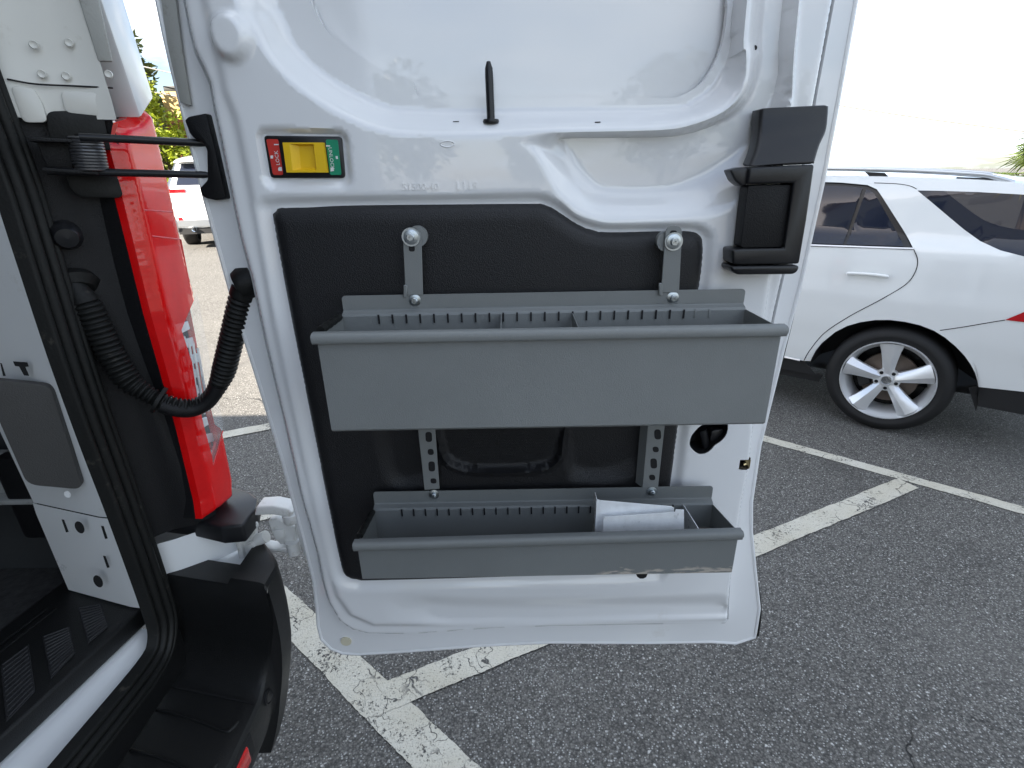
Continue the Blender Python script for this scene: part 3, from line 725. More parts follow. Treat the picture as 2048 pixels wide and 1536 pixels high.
# hanger straps above the deep bin (slotted, washer and bolt)
def strap(tl, tr, bl, br, bolt_px, slot_px, T, y=.868):
    q = ats([tl, tr, br, bl], 1, y); q = fillet(q, [.013, .013, 0, 0], 6)
    mk('hanger_strap', prism(q, (0, .003, 0), .0006, 1), M_GREY, T, smooth=30)
    c = at(*bolt_px, 1, y)
    sp = fillet(ats(slot_px, 1, y-.0006), .0035, 4)
    mk('strap_slot', prism(sp, (0, .0008, 0)), M_GREYDK, T, smooth=0)
    mk('washer', lathe([(.004, -.0025), (.0145, -.0025), (.0148, -.001), (.0148, 0)], (c[0], y, c[2]), (0, 1, 0), 28), M_ZINC, T)
    mk('spacer', lathe([(.0, -.0005), (.0165, -.0005), (.0165, .012), (0, .012)], (c[0]+.009*(1 if bolt_px[0] < 1000 else -1), y+.005, c[2]), (0, 1, 0), 24), M_GREY, T)
    bolt(bolt_px[0], bolt_px[1], y-.002, T, .0098)
strap((805, 459), (842, 459), (811, 590), (846, 590), (822, 474), [(817, 490), (829, 490), (830, 503), (818, 503)], BIN1)
strap((1332, 451), (1365, 451), (1322, 585), (1358, 585), (1347, 483), [(1341, 461), (1354, 461), (1353, 470), (1340, 470)], BIN1)
for px in [(807, 570), (1318, 566)]:
    mk('strap_tab', prism(ats([(px[0], px[1]), (px[0]+7, px[1]+1), (px[0]+7, px[1]+25), (px[0], px[1]+25)], 1, .864), (0, .004, 0), .001, 1), M_GREY, BIN1)
# perforated uprights between the two bins
def upright(tl, tr, bl, br, holes, lip):
    q = ats([tl, tr, br, bl], 1, .868)
    U = mk('perforated_upright', prism(q, (0, .003, 0), .0006, 1), M_GREY, BIN1, smooth=30)
    if lip:
        q = ats([(tl[0]-10, tl[1]), tl, bl, (bl[0]-10, bl[1])], 1, .868); q[0][1] += .018; q[3][1] += .018
        mk('upright_lip', prism(q, (.001, .002, 0)), M_GREY, U, smooth=20)
    for cx, cy, rx, ry in holes:
        mk('punched_hole', prism(fillet(ats([(cx-rx, cy-ry), (cx+rx, cy-ry), (cx+rx+1, cy+ry), (cx-rx+1, cy+ry)], 1, .8676), min(rx, ry)*.00098, 5), (0, .0006, 0)), M_GREYDK, U, smooth=0)
upright((834, 840), (869, 840), (849, 980), (879, 978), [(857, 874, 6.5, 10), (861, 904, 6, 6), (863, 933, 6.5, 10), (866.5, 962, 6, 5)], 0)
upright((1297, 838), (1331, 838), (1285, 975), (1316, 975), [(1315, 869, 6.5, 10), (1311, 899, 6, 5.5), (1307, 927, 6.5, 10), (1304, 955, 6, 5.5)], 1)
# clip under the shallow bin
cp = ats([(1272, 1146), (1297, 1145), (1293, 1155), (1287, 1158), (1280, 1158), (1274, 1154)], 1, .80)
mk('clip', prism(cp, (0, .02, 0), .001, 1), M_SMOOTHB, BIN2)
# rubber liner in the shallow bin
lin = prism([(-.262, .760, .9785), (.375, .760, .9785), (.375, .852, .9785), (-.262, .852, .9785)], (0, 0, .004), .001)
mk('liner_mat', lin, mat('liner_rubber', (.012, .012, .013), .5, bump=.3, bscale=90), org=(.05, .8, .9785), label='black rubber liner mat lying in the shallow bin', cat='mat')
# galvanised plates standing in the shallow bin
PLX = at(1192, 1010, 1, .795)
pl1 = ats([(1193, 999), (1203, 1001), (1343, 1013), (1348, 1016), (1350, 1070), (1193, 1075)], 1, .795); zlo = .9822
pl1[-1][2] = pl1[-2][2] = zlo
V, Fc = prism(pl1, (0, .0015, 0), .0003, 1)
edge = box((pl1[0][0]+.0008, .806, (zlo+pl1[0][2])/2), (.0016, .024, pl1[0][2]-zlo), .0004)
slot_px = [(1215, 1033), (1222, 1029), (1258, 1029), (1262, 1036), (1220, 1045)]
mk('metal_plate', join((V, Fc), edge), M_GALV, label='bare galvanised plate with a turned edge, standing in the shallow bin', cat='plate')
pl2 = ats([(1207, 1034), (1350, 1024), (1352, 1019), (1368, 1020), (1374, 1070), (1206, 1070)], 1, .781); pl2[-1][2] = pl2[-2][2] = zlo
mk('metal_plate', prism(pl2, (0, .0013, 0), .0003, 1), M_GALV, label='lower notched galvanised plate leaning in front of the turned-edge one', cat='plate')
# ------------------------------------------------------------------ van rear corner
XR = -.645
M_CLEAR = mat('clear_lens', (.9, .92, .93), .03, spec=.6, alpha=.16)
M_DIRTY = mat('cargo_floor', (.030, .030, .031), .85, var=.5, vscale=60, bump=.8, bscale=180)
def ruled(rows):
    """rows: list of equally long 3D polylines -> quad grid"""
    n = len(rows[0]); V = np.vstack([np.asarray(r, float) for r in rows])
    return V, [(j*n+i, j*n+i+1, (j+1)*n+i+1, (j+1)*n+i) for j in range(len(rows)-1) for i in range(n-1)]
# --- opening seal: three ridged rubber section swept around the opening
sx = -.757
path_px = [(-95, 0), (-20, 200), (38, 350), (85, 500), (147, 700), (205, 870), (252, 1000), (297, 1130), (320, 1200), (331, 1240), (331, 1275), (322, 1310), (298, 1350), (250, 1412), (150, 1536), (0, 1725)]
sp = cr(np.array([at(x, y, 0, sx) for x, y in path_px]), 8, False)
sp = np.vstack([sp[0]+np.array([0, 0, .35]), sp, sp[-1]+np.array([0, -.25, 0])])
def sweep_section(path, sec, axis):
    """sec: list of (u along inward normal in plane, h along axis)"""
    P = np.asarray(path); T = np.gradient(P, axis=0); T /= np.linalg.norm(T, axis=1)[:, None]; ax = np.asarray(axis, float)
    B = np.cross(T, ax); B /= np.linalg.norm(B, axis=1)[:, None]; k = len(sec)
    V = np.vstack([P[i]+np.array([u*B[i]+h*ax for u, h in sec]) for i in range(len(P))])
    return V, [(i*k+j, i*k+j+1, (i+1)*k+j+1, (i+1)*k+j) for i in range(len(P)-1) for j in range(k-1)]
sec = []
for c, wd, h in ((-.021, .013, .010), (-.004, .016, .014), (.014, .015, .011), (.028, .010, .004)):
    for a in np.linspace(math.pi, 0, 7): sec.append((c+wd/2*math.cos(a)*1.05, h*math.sin(a)**.8+.002))
sec = [(-.034, -.012)]+sec+[(.038, -.014)]
mk('opening_seal', sweep_section(sp, sec, (1, 0, 0)), M_RUBBER, VAN, smooth=60)

# --- jamb between seal and lamp: black lower trim, white upper
Z0, Z1, Z2 = .955, 1.745, 2.45
def jamb_row(z, relief=True):
    lean = .012*(z-1.3)
    pts = [(-.775, .892), (-.758, .908), (-.742, .921), (-.726, .931), (-.712, .938), (-.700, .944), (-.688, .949), (-.676, .953), (-.664, .957), (-.652, .960)]
    row = []
    for k, (x, y) in enumerate(pts):
        t = k/9
        d = 0
        if relief:
            # moulded ramp that sweeps from the upper middle down to the lamp
            e = (z-1.05)/.55
            c = .78-.55*np.clip(e, 0, 1)**.6
            d = .016*sstep((t-c)/.22)*np.clip((Z1-z)/.1, 0, 1)
            d += .006*math.exp(-((t-.30)/.08)**2)
        row.append((x-d*.6, y+d+lean, z))
    return row
zs = np.linspace(Z0, Z1, 60)
mk('pillar_trim', ruled([jamb_row(z) for z in zs]), M_BLACKP, VAN, smooth=60)
zs = np.linspace(Z1, Z2, 50); rows = []
for z in zs:
    r = jamb_row(z, False)
    h = .006*math.exp(-((z-1.80)/.012)**2)+.010*sstep((z-1.805)/.02)
    rows.append([(x+.010-h*.5, y-.004+h*.3, zz) for (x, y, zz) in r])
mk('door_jamb', ruled(rows), M_JAMB, VAN, smooth=60)
for px, py in [(70, 92), (140, 88), (86, 150), (134, 154), (218, 150)]:
    p = onp(px, py, (-.72, .935, 1.8), (.5, -.86, 0)); n_ = np.array([.5, -.86, 0])
    mk('spot_weld', lathe([(.0, .0008), (.003, .001), (.005, .0022), (.0062, 0)], p+n_*.0085, n_, 16), M_JAMB, VAN)
for q in ([(22, 172), (70, 178), (86, 205), (98, 246), (48, 246)], [(122, 182), (210, 188), (222, 226), (206, 234), (132, 226)]):
    mk('jamb_bracket', prism(fillet([onp(x, y, (-.715, .935, 1.8), (.5, -.86, 0)) for x, y in q], .008, 4), (.004, -.007, 0), .003, 2), M_JAMB, VAN)
mk('jamb_seam', tube(cr(np.array([onp(x, y, (-.7115, .9287, 1.8), (.5, -.86, 0)) for x, y in [(14, 158), (70, 168), (150, 172), (226, 176)]]), 5, False), .0014, 6), M_GREYDK, VAN)
# rubber wedge on the jamb
ws = [onp(x, y, (-.70, .945, 1.8), (.5, -.86, 0)) for x, y in [(140, -60), (185, -60), (226, 125), (198, 125)]]
mk('jamb_strip', prism(ws, (.006, -.010, 0), .002), bpy.data.materials['aged_grey_strip'], VAN)
# --- corner panel above the lamp, and body side
top = [at(x, y, 0, XR) for x, y in [(282, 236), (308, 196), (252, 0), (203, 0)]]
up = .55
pts = [top[0], top[1], top[2]+np.array([0, -.005, 0]), top[2]+np.array([-.03, -.02, up]), top[3]+np.array([-.03, -.02, up]), top[3]]
mk('corner_panel', prism(pts, (-.05, 0, 0), .004), M_WHITE, VAN)
YS = 1.075
def body_panels():
    out = []
    # near side wall (outer face) with rear wheel arch, far side wall, roof, front, floor underside
    for y0, y1 in ((YS-.02, YS), (-YS, -YS+.02)):
        out.append(box((-3.55, (y0+y1)/2, 1.72), (5.6, .02, 1.9), .004))
        out.append(box((-5.9, (y0+y1)/2, .62), (1.0, .02, .36))); out.append(box((-3.4, (y0+y1)/2, .62), (2.9, .02, .36)))
    return join(*out)
mk('body_side', body_panels(), M_WHITE, VAN)
mk('roof', box((-3.55, 0, 2.70), (5.7, 2.12, .08), .03), M_WHITE, VAN)
mk('load_floor', box((-2.87, 0, .765), (3.76, 2.09, .03)), M_DIRTY, VAN)
mk('bulkhead', box((-4.6, 0, 1.7), (.04, 2.0, 1.9)), M_ASPHDARK, VAN)
mk('front_end', join(box((-6.1, 0, .95), (.5, 2.0, .8), .12, 4), box((-5.3, 0, 1.7), (1.2, 1.9, 1.0), .2, 4)), M_WHITE, VAN)
mk('inner_lining', box((-2.75, 1.03, 1.7), (3.7, .02, 1.85)), mat('dark_lining', (.03, .032, .034), .7, var=.2, vscale=6), VAN)
mk('header', join(box((-.70, 0, 2.57), (.16, 2.1, .2), .02), box((-.72, -.98, 1.7), (.14, .2, 1.8), .02)), M_WHITE, VAN)
for x in (-1.9, -5.4):
    for s in (1, -1):
        W = thing('wheel', (x, s*.88, 0), parent=VAN)
        mk('tyre', lathe([(.24, -.11), (.33, -.12), (.352, -.09), (.352, .09), (.33, .12), (.24, .11)], (x, s*.88, .352), (0, 1, 0), 40), M_RUBBER, W)
        mk('rim', lathe([(.0, -.06), (.12, -.06), (.16, -.1), (.24, -.11), (.24, .11), (.0, .11)], (x, s*.88, .352), (0, 1, 0), 32), mat('steel_rim', (.35, .36, .37), .4, metal=.8) if 'steel_rim' not in bpy.data.materials else bpy.data.materials['steel_rim'], W)
mk('underframe', box((-3.4, 0, .52), (5.2, .9, .22)), M_ASPHDARK, VAN)
# --- tail lamp
LAMP = thing('tail_lamp', (-.66, 1.01, .98), parent=VAN)
def lampP(px, dx=0.): return np.array([at(x, y, 0, XR) for x, y in px])+np.array([dx, 0, 0])
LO = [(243, 262), (253, 245), (278, 237), (306, 206), (320, 254), (339, 339), (379, 520), (394, 578), (423, 734), (450, 852), (471, 954), (472, 998), (450, 1018), (425, 1037), (420, 1000), (386, 852), (359, 751), (325, 626), (291, 480), (261, 355), (244, 290)]
CL = [(395, 584), (424, 735), (448, 848), (427, 932), (424, 912), (408, 852), (394, 790), (384, 724), (363, 660), (376, 628)]
lo = lampP(LO); cl = lampP(CL)
def yz(a): return a[:, [1, 2]]
Pq, Tq = sheet2d(yz(lo), [yz(cl)], .007, .006)
de = dist(Pq, yz(lo)); xx = XR-.022*(1-sstep(de/.018))**1.6
red = (np.stack([xx, Pq[:, 0], Pq[:, 1]], 1), Tq)
mk('lens', red, M_LENS, LAMP, smooth=60, label='red upper and lower lens')
lr = resample(yz(lo), .012); n = len(lr)
V = np.array([(XR-.022, p[0], p[1]) for p in lr]+[(XR-.036, p[0], p[1]) for p in lr])
Vb = np.array([(XR-.034, p[0], p[1]) for p in lr]+[(XR-.085, p[0]+.006, p[1]) for p in lr])
mk('lamp_body', (Vb, [(i, (i+1) % n, n+(i+1) % n, n+i) for i in range(n)]), M_BLACKP, LAMP, smooth=40)
mk('lens_side', (V, [(i, (i+1) % n, n+(i+1) % n, n+i) for i in range(n)]), M_LENS, LAMP, smooth=40)
# behind the lens: a red tub with prism bands, ribs and bulb bowls
tub = [(262, 280), (300, 225), (332, 340), (372, 520), (386, 582), (358, 655), (388, 790), (404, 860), (424, 950), (448, 870), (466, 960), (462, 995), (428, 1022), (392, 860), (362, 745), (330, 620), (296, 480)]
mk('lamp_tub', prism(lampP(tub, -.032), (-.004, 0, 0)), M_LENSI, LAMP, smooth=20)
for q in ([(303, 474), (366, 480), (380, 560), (345, 622), (328, 590)], [(268, 272), (308, 262), (338, 396), (292, 400)], [(434, 930), (449, 882), (464, 958), (460, 988), (436, 1006)]):
    mk('reflector', prism(lampP(q, -.018), (-.006, 0, 0), .002, 2), mat('pale_red_prism', (.80, .05, .045), .2, coat=.5, bump=.6, bscale=120) if 'pale_red_prism' not in bpy.data.materials else bpy.data.materials['pale_red_prism'], LAMP, smooth=20)
for k in range(9):
    y0 = 290+k*20
    xl = 256+(y0-262)*.21; xr_ = 312+(y0-230)*.235
    mk('rib', tube(lampP([(xl+10, y0), (xr_-6, y0-6)], -.012), .0016, 6), M_LENSI, LAMP)
for q in ([(304, 472), (362, 479)], [(362, 479), (380, 572)], [(289, 420), (346, 424)], [(427, 930), (446, 862)]):
    mk('lens_edge', tube(lampP(q, -.0005), .0012, 6), M_LENSI, LAMP)
Pc, Tc = sheet2d(yz(cl), [], .012)
mk('clear_lens', (np.stack([np.full(len(Pc), XR-.001), Pc[:, 0], Pc[:, 1]], 1), Tc), M_CLEAR, LAMP)
rf = []
for k in range(9):
    t = k/8; a = np.array([372, 650])*(1-t)+np.array([424, 905])*t
    w_ = 24+10*math.sin(k)
    rf.append(prism(lampP([(a[0]-1, a[1]), (a[0]+w_, a[1]-8), (a[0]+w_+4, a[1]+8), (a[0]+5, a[1]+20)], -.02-.006*(k % 2)), (-.004, 0, 0), .001, 1))
for k in range(4):
    rf.append(tube(lampP([(380+9*k, 672+8*k), (404+8*k, 840-6*k)], -.012), .0022, 6))
mk('chrome_reflector', join(*rf), mat('bright_reflector', (.84, .85, .86), .2, metal=.35, bump=.3, bscale=80), LAMP, smooth=30)
hs = lampP([(300, 470), (424, 735), (450, 852), (426, 990), (386, 852), (330, 640)], -.045)
mk('lamp_housing', prism(lampP([(366, 660), (378, 650), (402, 790), (414, 852), (425, 920), (408, 852)], -.03), (-.03, 0, 0), .002), mat('lamp_grey', (.60, .61, .62), .3, metal=.3), LAMP)
cap = prism(lampP([(247, 300), (300, 260), (342, 540), (366, 690), (404, 880), (420, 1000), (330, 640)], -.077), (-.01, 0, 0))
mk('lamp_back', cap, M_BLACKP, LAMP, smooth=0)
# --- shelf below the lamp
def atz(px, z): return np.array([at(x, y, 2, z) for x, y in px])
shelf = atz([(300, 1030), (325, 1019), (380, 1000), (473, 974), (500, 984), (516, 996), (512, 1016), (485, 1050), (440, 1054), (380, 1040)], .962)
mk('lamp_shelf', prism(shelf, (0, 0, -.046), .006, 3), M_SMOOTHB, VAN)
# white lower corner beneath it
wl = [at(x, y, 1, z) for x, y, z in [(296, 1040, .925), (470, 1060, 1.0), (470, 1115, 1.0), (330, 1180, .925)]]
lowc = ruled([[(-.79, .90, z), (-.74, .925, z), (-.69, .96, z), (-.652, 1.0, z), (-.63, 1.04, z)] for z in np.linspace(.84, .93, 5)])
mk('lower_corner', lowc, M_WHITE2, VAN)
led = atz([(400, 1140), (432, 1098), (470, 1086), (512, 1092), (500, 1125), (470, 1150)], .836)
mk('lower_ledge', prism(led, (0, 0, -.02), .003), M_WHITE2, VAN)
mk('rust_gap', lathe([(0, -.004), (.010, -.004), (.010, .004), (0, .004)], at(438, 1090, 1, .985), (.4, -.9, 0), 12), M_GREYDK, VAN)
# --- hinge
HY = 1.0
HM = mat('hinge_white', (.66, .66, .64), .4, coat=.3, coat_r=.2, dirt=((.42, .40, .35), .55, .2, 40))
HG = thing('door_hinge', (at(540, 1060, 1, HY)), parent=VAN)
def hp(px, y=HY): return np.array([at(a, b, 1, y) for a, b in px])
mk('hinge_plate', join(prism(hp([(468, 1072), (478, 1070), (492, 1130), (481, 1133)], .975), (0, .03, 0), .002), prism(hp([(480, 1068), (508, 1052), (510, 1100), (495, 1122), (486, 1110)], .985), (0, .02, 0), .003)), HM, HG)
up_ = cr(hp([(505, 1020), (530, 1017), (560, 1019), (580, 1024)]), 5, False)
mk('hinge_arm', prism(hp([(512, 1014), (545, 1012), (575, 1018), (586, 1026), (580, 1036), (545, 1030), (508, 1032)], .97), (0, .04, 0), .004, 3), HM, HG)
mk('hinge_arm', prism(hp([(510, 1092), (545, 1098), (585, 1096), (595, 1100), (590, 1106), (545, 1106), (512, 1102)], .985), (0, .03, 0), .003), HM, HG)
for pr, c_, ax_ in (([(0, -.012), (.016, -.012), (.018, -.008), (.018, .010), (.012, .014), (0, .014)], at(582, 1034, 1, .985), (0, 0, 1)),
                    ([(0, -.01), (.015, -.01), (.015, .022), (0, .022)], at(588, 1098, 1, .99), (0, 0, 1)),
                    ([(0, -.012), (.014, -.012), (.014, .012), (0, .012)], at(524, 1076, 1, .99), (.9, 0, .4))):
    mk('hinge_knuckle', lathe(pr, c_, ax_, 20), HM, HG)
mk('hinge_body', join(prism(hp([(535, 1042), (552, 1037), (575, 1048), (590, 1056), (592, 1088), (560, 1090), (548, 1076)], .99), (0, .03, 0), .004, 3),
   prism(hp([(544, 1062), (566, 1060), (570, 1075), (552, 1084)], .984), (0, .02, 0), .003)), HM, HG)
mk('door_leaf', join(prism(hp([(586, 1042), (596, 1044), (606, 1066), (618, 1072), (622, 1120), (612, 1124), (600, 1090)], .975), (0, .03, 0), .004, 3)), HM, HG)
for x, y in [(503, 1060), (508, 1048), (506, 1088)]:
    mk('hinge_bolt', lathe([(0, -.010), (.007, -.010), (.008, -.006), (.011, -.005), (.011, 0)], at(x, y, 1, .983), (0, 1, 0), 12), HM, HG)
# --- check arm: bracket, rubber plates, spring, two rods, cover on the door
CA = thing('check_arm', at(180, 310, 1, .93), parent=VAN)
nj = np.array([.5, -.866, 0]); pj = np.array([-.715, .937, 1.7])+nj*.006
def jp(px, off=0.): return np.array([onp(x, y, pj+nj*off, nj) for x, y in px])
mk('rubber_plate', prism(fillet(jp([(91, 223), (205, 220), (222, 300), (105, 300)]), [.012, .02, 0, 0], 5), nj*.003, .001), M_RUBBER, CA)
mk('rubber_plate', prism(fillet(jp([(130, 345), (232, 345), (246, 390), (238, 396), (160, 394), (140, 375)], .002), .006, 4), nj*.003, .001), M_RUBBER, CA)
mk('bracket', join(prism(jp([(74, 277), (155, 282), (150, 340), (100, 335)], .012), nj*.02, .002), prism(jp([(70, 278), (190, 284), (190, 290), (72, 286)], .012), nj*.05, .001), prism(jp([(98, 336), (205, 344), (205, 350), (98, 343)], .012), nj*.05, .001)), M_BLACKP, CA)
s0 = onp(170, 276, pj+nj*.045, nj); s1 = onp(185, 344, pj+nj*.045, nj)
tt = np.linspace(0, 1, 260); hx = []
axd = (s1-s0); axl = np.linalg.norm(axd); axd /= axl; e1 = np.cross(axd, [0, 1, 0]); e1 /= np.linalg.norm(e1); e2 = np.cross(axd, e1)
for t in tt: hx.append(s0+axd*axl*t+.021*(math.cos(t*2*math.pi*11)*e1+math.sin(t*2*math.pi*11)*e2))
mk('spring', tube(np.array(hx), .0024, 7), mat('spring_steel', (.10, .10, .105), .35, metal=.6), CA)
mk('spring_sleeve', tube(np.linspace(s0-axd*.004, s1+axd*.004, 4), .0135, 14), M_RUBBER, CA)
def rodp(a, b, ya, yb_, r): return tube(np.linspace(at(*a, 1, ya), at(*b, 1, yb_), 12), r, 12)
mk('rod', rodp((160, 274), (425, 287), .885, .955, .0058), M_SMOOTHB, CA)
mk('rod', rodp((95, 342), (432, 350), .885, .955, .0058), M_SMOOTHB, CA)
ck = [(368, 240), (376, 233), (412, 226), (430, 300), (452, 398), (432, 401), (412, 397), (403, 392), (398, 377), (414, 360), (413, 300), (404, 284), (386, 276), (378, 266)]
mk('arm_cover', prism([at(x, y, 1, .932) for x, y in ck], (0, .03, 0), .003), M_BLACKP, CA)
mk('clip_red', prism(jp([(226, 250), (236, 246), (230, 270), (222, 272)], .01), nj*.004), M_RED, CA, smooth=0)
# --- corrugated wiring loom
WL = thing('wiring_loom', at(180, 600, 1, .93), parent=VAN)
wp = [(140, 560, .905), (168, 600, .905), (196, 655, .905), (226, 715, .905), (256, 760, .905), (290, 785, .91), (325, 803, .915), (360, 813, .925), (390, 812, .94), (420, 795, .95), (443, 755, .955), (458, 700, .955), (470, 650, .955), (480, 608, .955), (490, 575, .955)]
wpt = cr(np.array([at(x, y, 1, z) for x, y, z in wp]), 40, False)
seg = np.linalg.norm(np.diff(wpt, axis=0), axis=1); cum = np.concatenate([[0], np.cumsum(seg)])
u = np.arange(0, cum[-1], .00125); W3 = np.stack([np.interp(u, cum, wpt[:, k]) for k in range(3)], 1)
fr_ = u/cum[-1]
rb = np.where(fr_ < .5, .0235-.007*sstep((fr_-.28)/.14), .0165+.006*sstep((fr_-.60)/.12))
rb = rb*np.clip(.55+fr_/.08*.45, 0, 1)
cor = .5+.5*np.sin(u/.0092*2*math.pi)
rr = rb-.0042*(1-cor**.6)*(fr_ > .07)*(fr_ < .97)
mk('corrugated_tube', tube(W3, rr, 18), M_RUBBER, WL, smooth=70)
i0, i1 = int(len(W3)*.44), int(len(W3)*.66); q = W3[i0:i1]+np.array([0, -.006, -.005])
mk('smooth_sleeve', tube(q[::6], .0138, 14), M_BLACKP, WL)
ring = W3[int(len(W3)*.43)]; tg = W3[int(len(W3)*.45)]-ring
mk('end_collar', lathe([(.016, -.004), (.0265, -.003), (.0265, .003), (.016, .004)], ring, tg, 24), M_RUBBER, WL)
mk('door_grommet', lathe([(0, -.012), (.026, -.012), (.030, 0), (.024, .02), (0, .02)], at(491, 566, 1, .953), (.9, .25, .4), 22), M_RUBBER, WL)
mk('pillar_grommet', lathe([(0, -.012), (.034, -.012), (.038, 0), (.026, .012), (0, .014)], at(150, 572, 1, .915), (.5, -.5, -.7), 22), M_RUBBER, WL)
for px, py, r in [(150, 470, .022), (262, 950, .020)]:
    mk('rubber_buffer', lathe([(0, -.015), (r, -.012), (r, .01), (r*.7, .02), (0, .022)], at(px-18, py, 1, .905), (.6, -.75, -.2), 20), M_SMOOTHB, VAN)
# --- inner pillar, white, behind the seal
def pil(z, w0):
    return [(-.775, .885, z), (-.782, .872, z), (-.796, .868, z), (-.83, .874, z), (w0, .928, z), (w0-.004, .95, z)]
def w_at(z): return -1.005-.04*np.clip((z-1.0), 0, 1.5)
zs = np.linspace(1.03, 2.45, 30)
mk('inner_pillar', ruled([pil(z, w_at(z)) for z in zs]), M_WHITE2, VAN, smooth=50)
zs = np.linspace(.80, 1.0285, 10)
V, Fc = ruled([[(x-.001*(k < 5), y-.0035*sstep((1.03-z)/.008)-.001, z) for k, (x, y, z) in enumerate(pil(z, w_at(z)))] for z in zs])
mk('inner_pillar_foot', (V, Fc), M_WHITE2, VAN, smooth=50)
nP = np.array([.295, -.955, 0]); nP /= np.linalg.norm(nP); pP = np.array([-.83, .874, 1.2])
def pp(px, off=.001): return np.array([onp(x, y, pP+nP*off, nP) for x, y in px])
def pslot(px, nm='slot', m_=M_GREYDK, off=.0012):
    mk(nm, prism(pp(px, off), -nP*.001), m_, VAN, smooth=0)
for q in ([(64, 667), (69, 667), (83, 703), (78, 704)], [(87, 727), (92, 728), (104, 762), (99, 762)], [(0, 726), (3, 727), (11, 752), (6, 752)],
          [(26, 723), (54, 725), (57, 733), (50, 734), (58, 752), (48, 751), (38, 733), (30, 732)]):
    pslot(q)
for q in ([(123, 1039), (128, 1040), (137, 1064), (132, 1065)], [(202, 1052), (207, 1053), (215, 1077), (210, 1078)], [(206, 1112), (211, 1113), (219, 1135), (214, 1136)]):
    pslot(q, off=.009)
for cx, cy in [(159, 1055), (196, 1163)]:
    q = [(cx+9*math.cos(a)+4*math.sin(a), cy+12*math.sin(a)) for a in np.linspace(0, 2*math.pi, 16, endpoint=False)]
    pslot(q, 'hole', off=.006)
q = [(135+7*math.cos(a)+2*math.sin(a), 988+7*math.sin(a)) for a in np.linspace(0, 2*math.pi, 14, endpoint=False)]
mk('plug', prism(pp(q, .001), nP*.002, .0006, 1), M_WHITE2, VAN)
mk('pillar_pad', prism(fillet(pp([(-30, 752), (108, 766), (172, 972), (62, 962)], 0), [.01, .016, .018, .018], 6), nP*.014, .006, 4), M_PAD, VAN)
# --- step plate, sill, white rebate
ZF = .797
def shx(y): return .19*(np.clip(y, .1, 2)-.88)
sp1 = [at(x, y, 2, ZF) for x, y in [(134, 1174), (292, 1205)]]
x_in, x_out = sp1[0][0]-.012, at(292, 1207, 2, ZF)[0]
plate_v = prism([(x_in+shx(0), -.9, ZF), (x_out+shx(0), -.9, ZF), (x_out+shx(.1), .1, ZF), (x_out, .872, ZF), (x_out-.03, .895, ZF), (x_in-.01, .975, ZF), (x_in+shx(.1), .1, ZF)], (0, 0, -.045), .007, 3)
SPL = mk('step_plate', plate_v, M_BUMPER, VAN, label='black plastic load sill with ribbed pads')
for k in range(2):
    xg = x_in+.018+k*.020
    mk('ridge', prism([(xg-.005+shx(.1), .1, ZF), (xg+.005+shx(.1), .1, ZF), (xg+.005, .87, ZF), (xg-.005, .87, ZF)], (0, 0, .003), .001, 1), M_BUMPER, SPL)
padm = mat('ribbed_pad', (.022, .022, .024), .55, bump=.6, bscale=300)
ym = .80
for q in ([(156, 1216), (203, 1208), (217, 1254), (177, 1288)], [(85, 1273), (140, 1254), (151, 1307), (102, 1359)], [(1, 1331), (58, 1289), (71, 1384), (13, 1445)], [(-120, 1430), (-45, 1372), (-30, 1490), (-105, 1570)]):
    q = np.array([at(x, y, 2, ZF+.0006) for x, y in q])
    pd = mk('grip_pad', prism(q, (0, 0, .0022), .0006, 1), padm, SPL)
    rib = []
    for j in range(12):
        t = (j+.5)/12; A = q[0]*(1-t)+q[3]*t; B = q[1]*(1-t)+q[2]*t; d_ = (B-A)*.06
        rib.append(tube(np.array([A+d_+np.array([0, 0, .0026]), B-d_+np.array([0, 0, .0026])]), .0016, 6))
    mk('grip_rib', join(*rib), padm, pd, smooth=0, kind='stuff')
# white sill rebate below the plate
rows = [[(x_out-.02+shx(y), y, ZF-0.047), (x_out+.004+shx(y), y, ZF-0.051), (x_out+.012+shx(y)*.8, y, ZF-0.053), (x_out+.018+shx(y)*.7, y, ZF-0.061), (x_out+.030+shx(y)*.4, y, ZF-0.064), (x_out+.040, y, ZF-0.069), (x_out+.042, y, ZF-0.082)] for y in (-.9, .1, .3, .5, .7, .8, .86)]
mk('sill', ruled(rows), M_WHITE2, VAN, smooth=50)
mk('rear_crossmember', box((-.79, 0, .66), (.05, 1.80, .10), .004), M_BUMPER, VAN)
# cargo rail and mat inside
mk('cargo_rail', join(box((-1.22, .97, 1.08), (.42, .02, .10), .004), box((-1.22, .955, 1.028), (.42, .05, .012), .003)), mat('rail_grey', (.33, .34, .34), .45, metal=.3, dirt=((.18, .17, .15), .5, .2, 30)), VAN)
mk('cargo_bracket', box((-1.02, .965, 1.03), (.10, .06, .20), .01), M_BLACKP, VAN)
mk('wall_ledge', box((-1.35, 1.0, 1.27), (.6, .05, .05), .01), M_WHITE2, VAN)
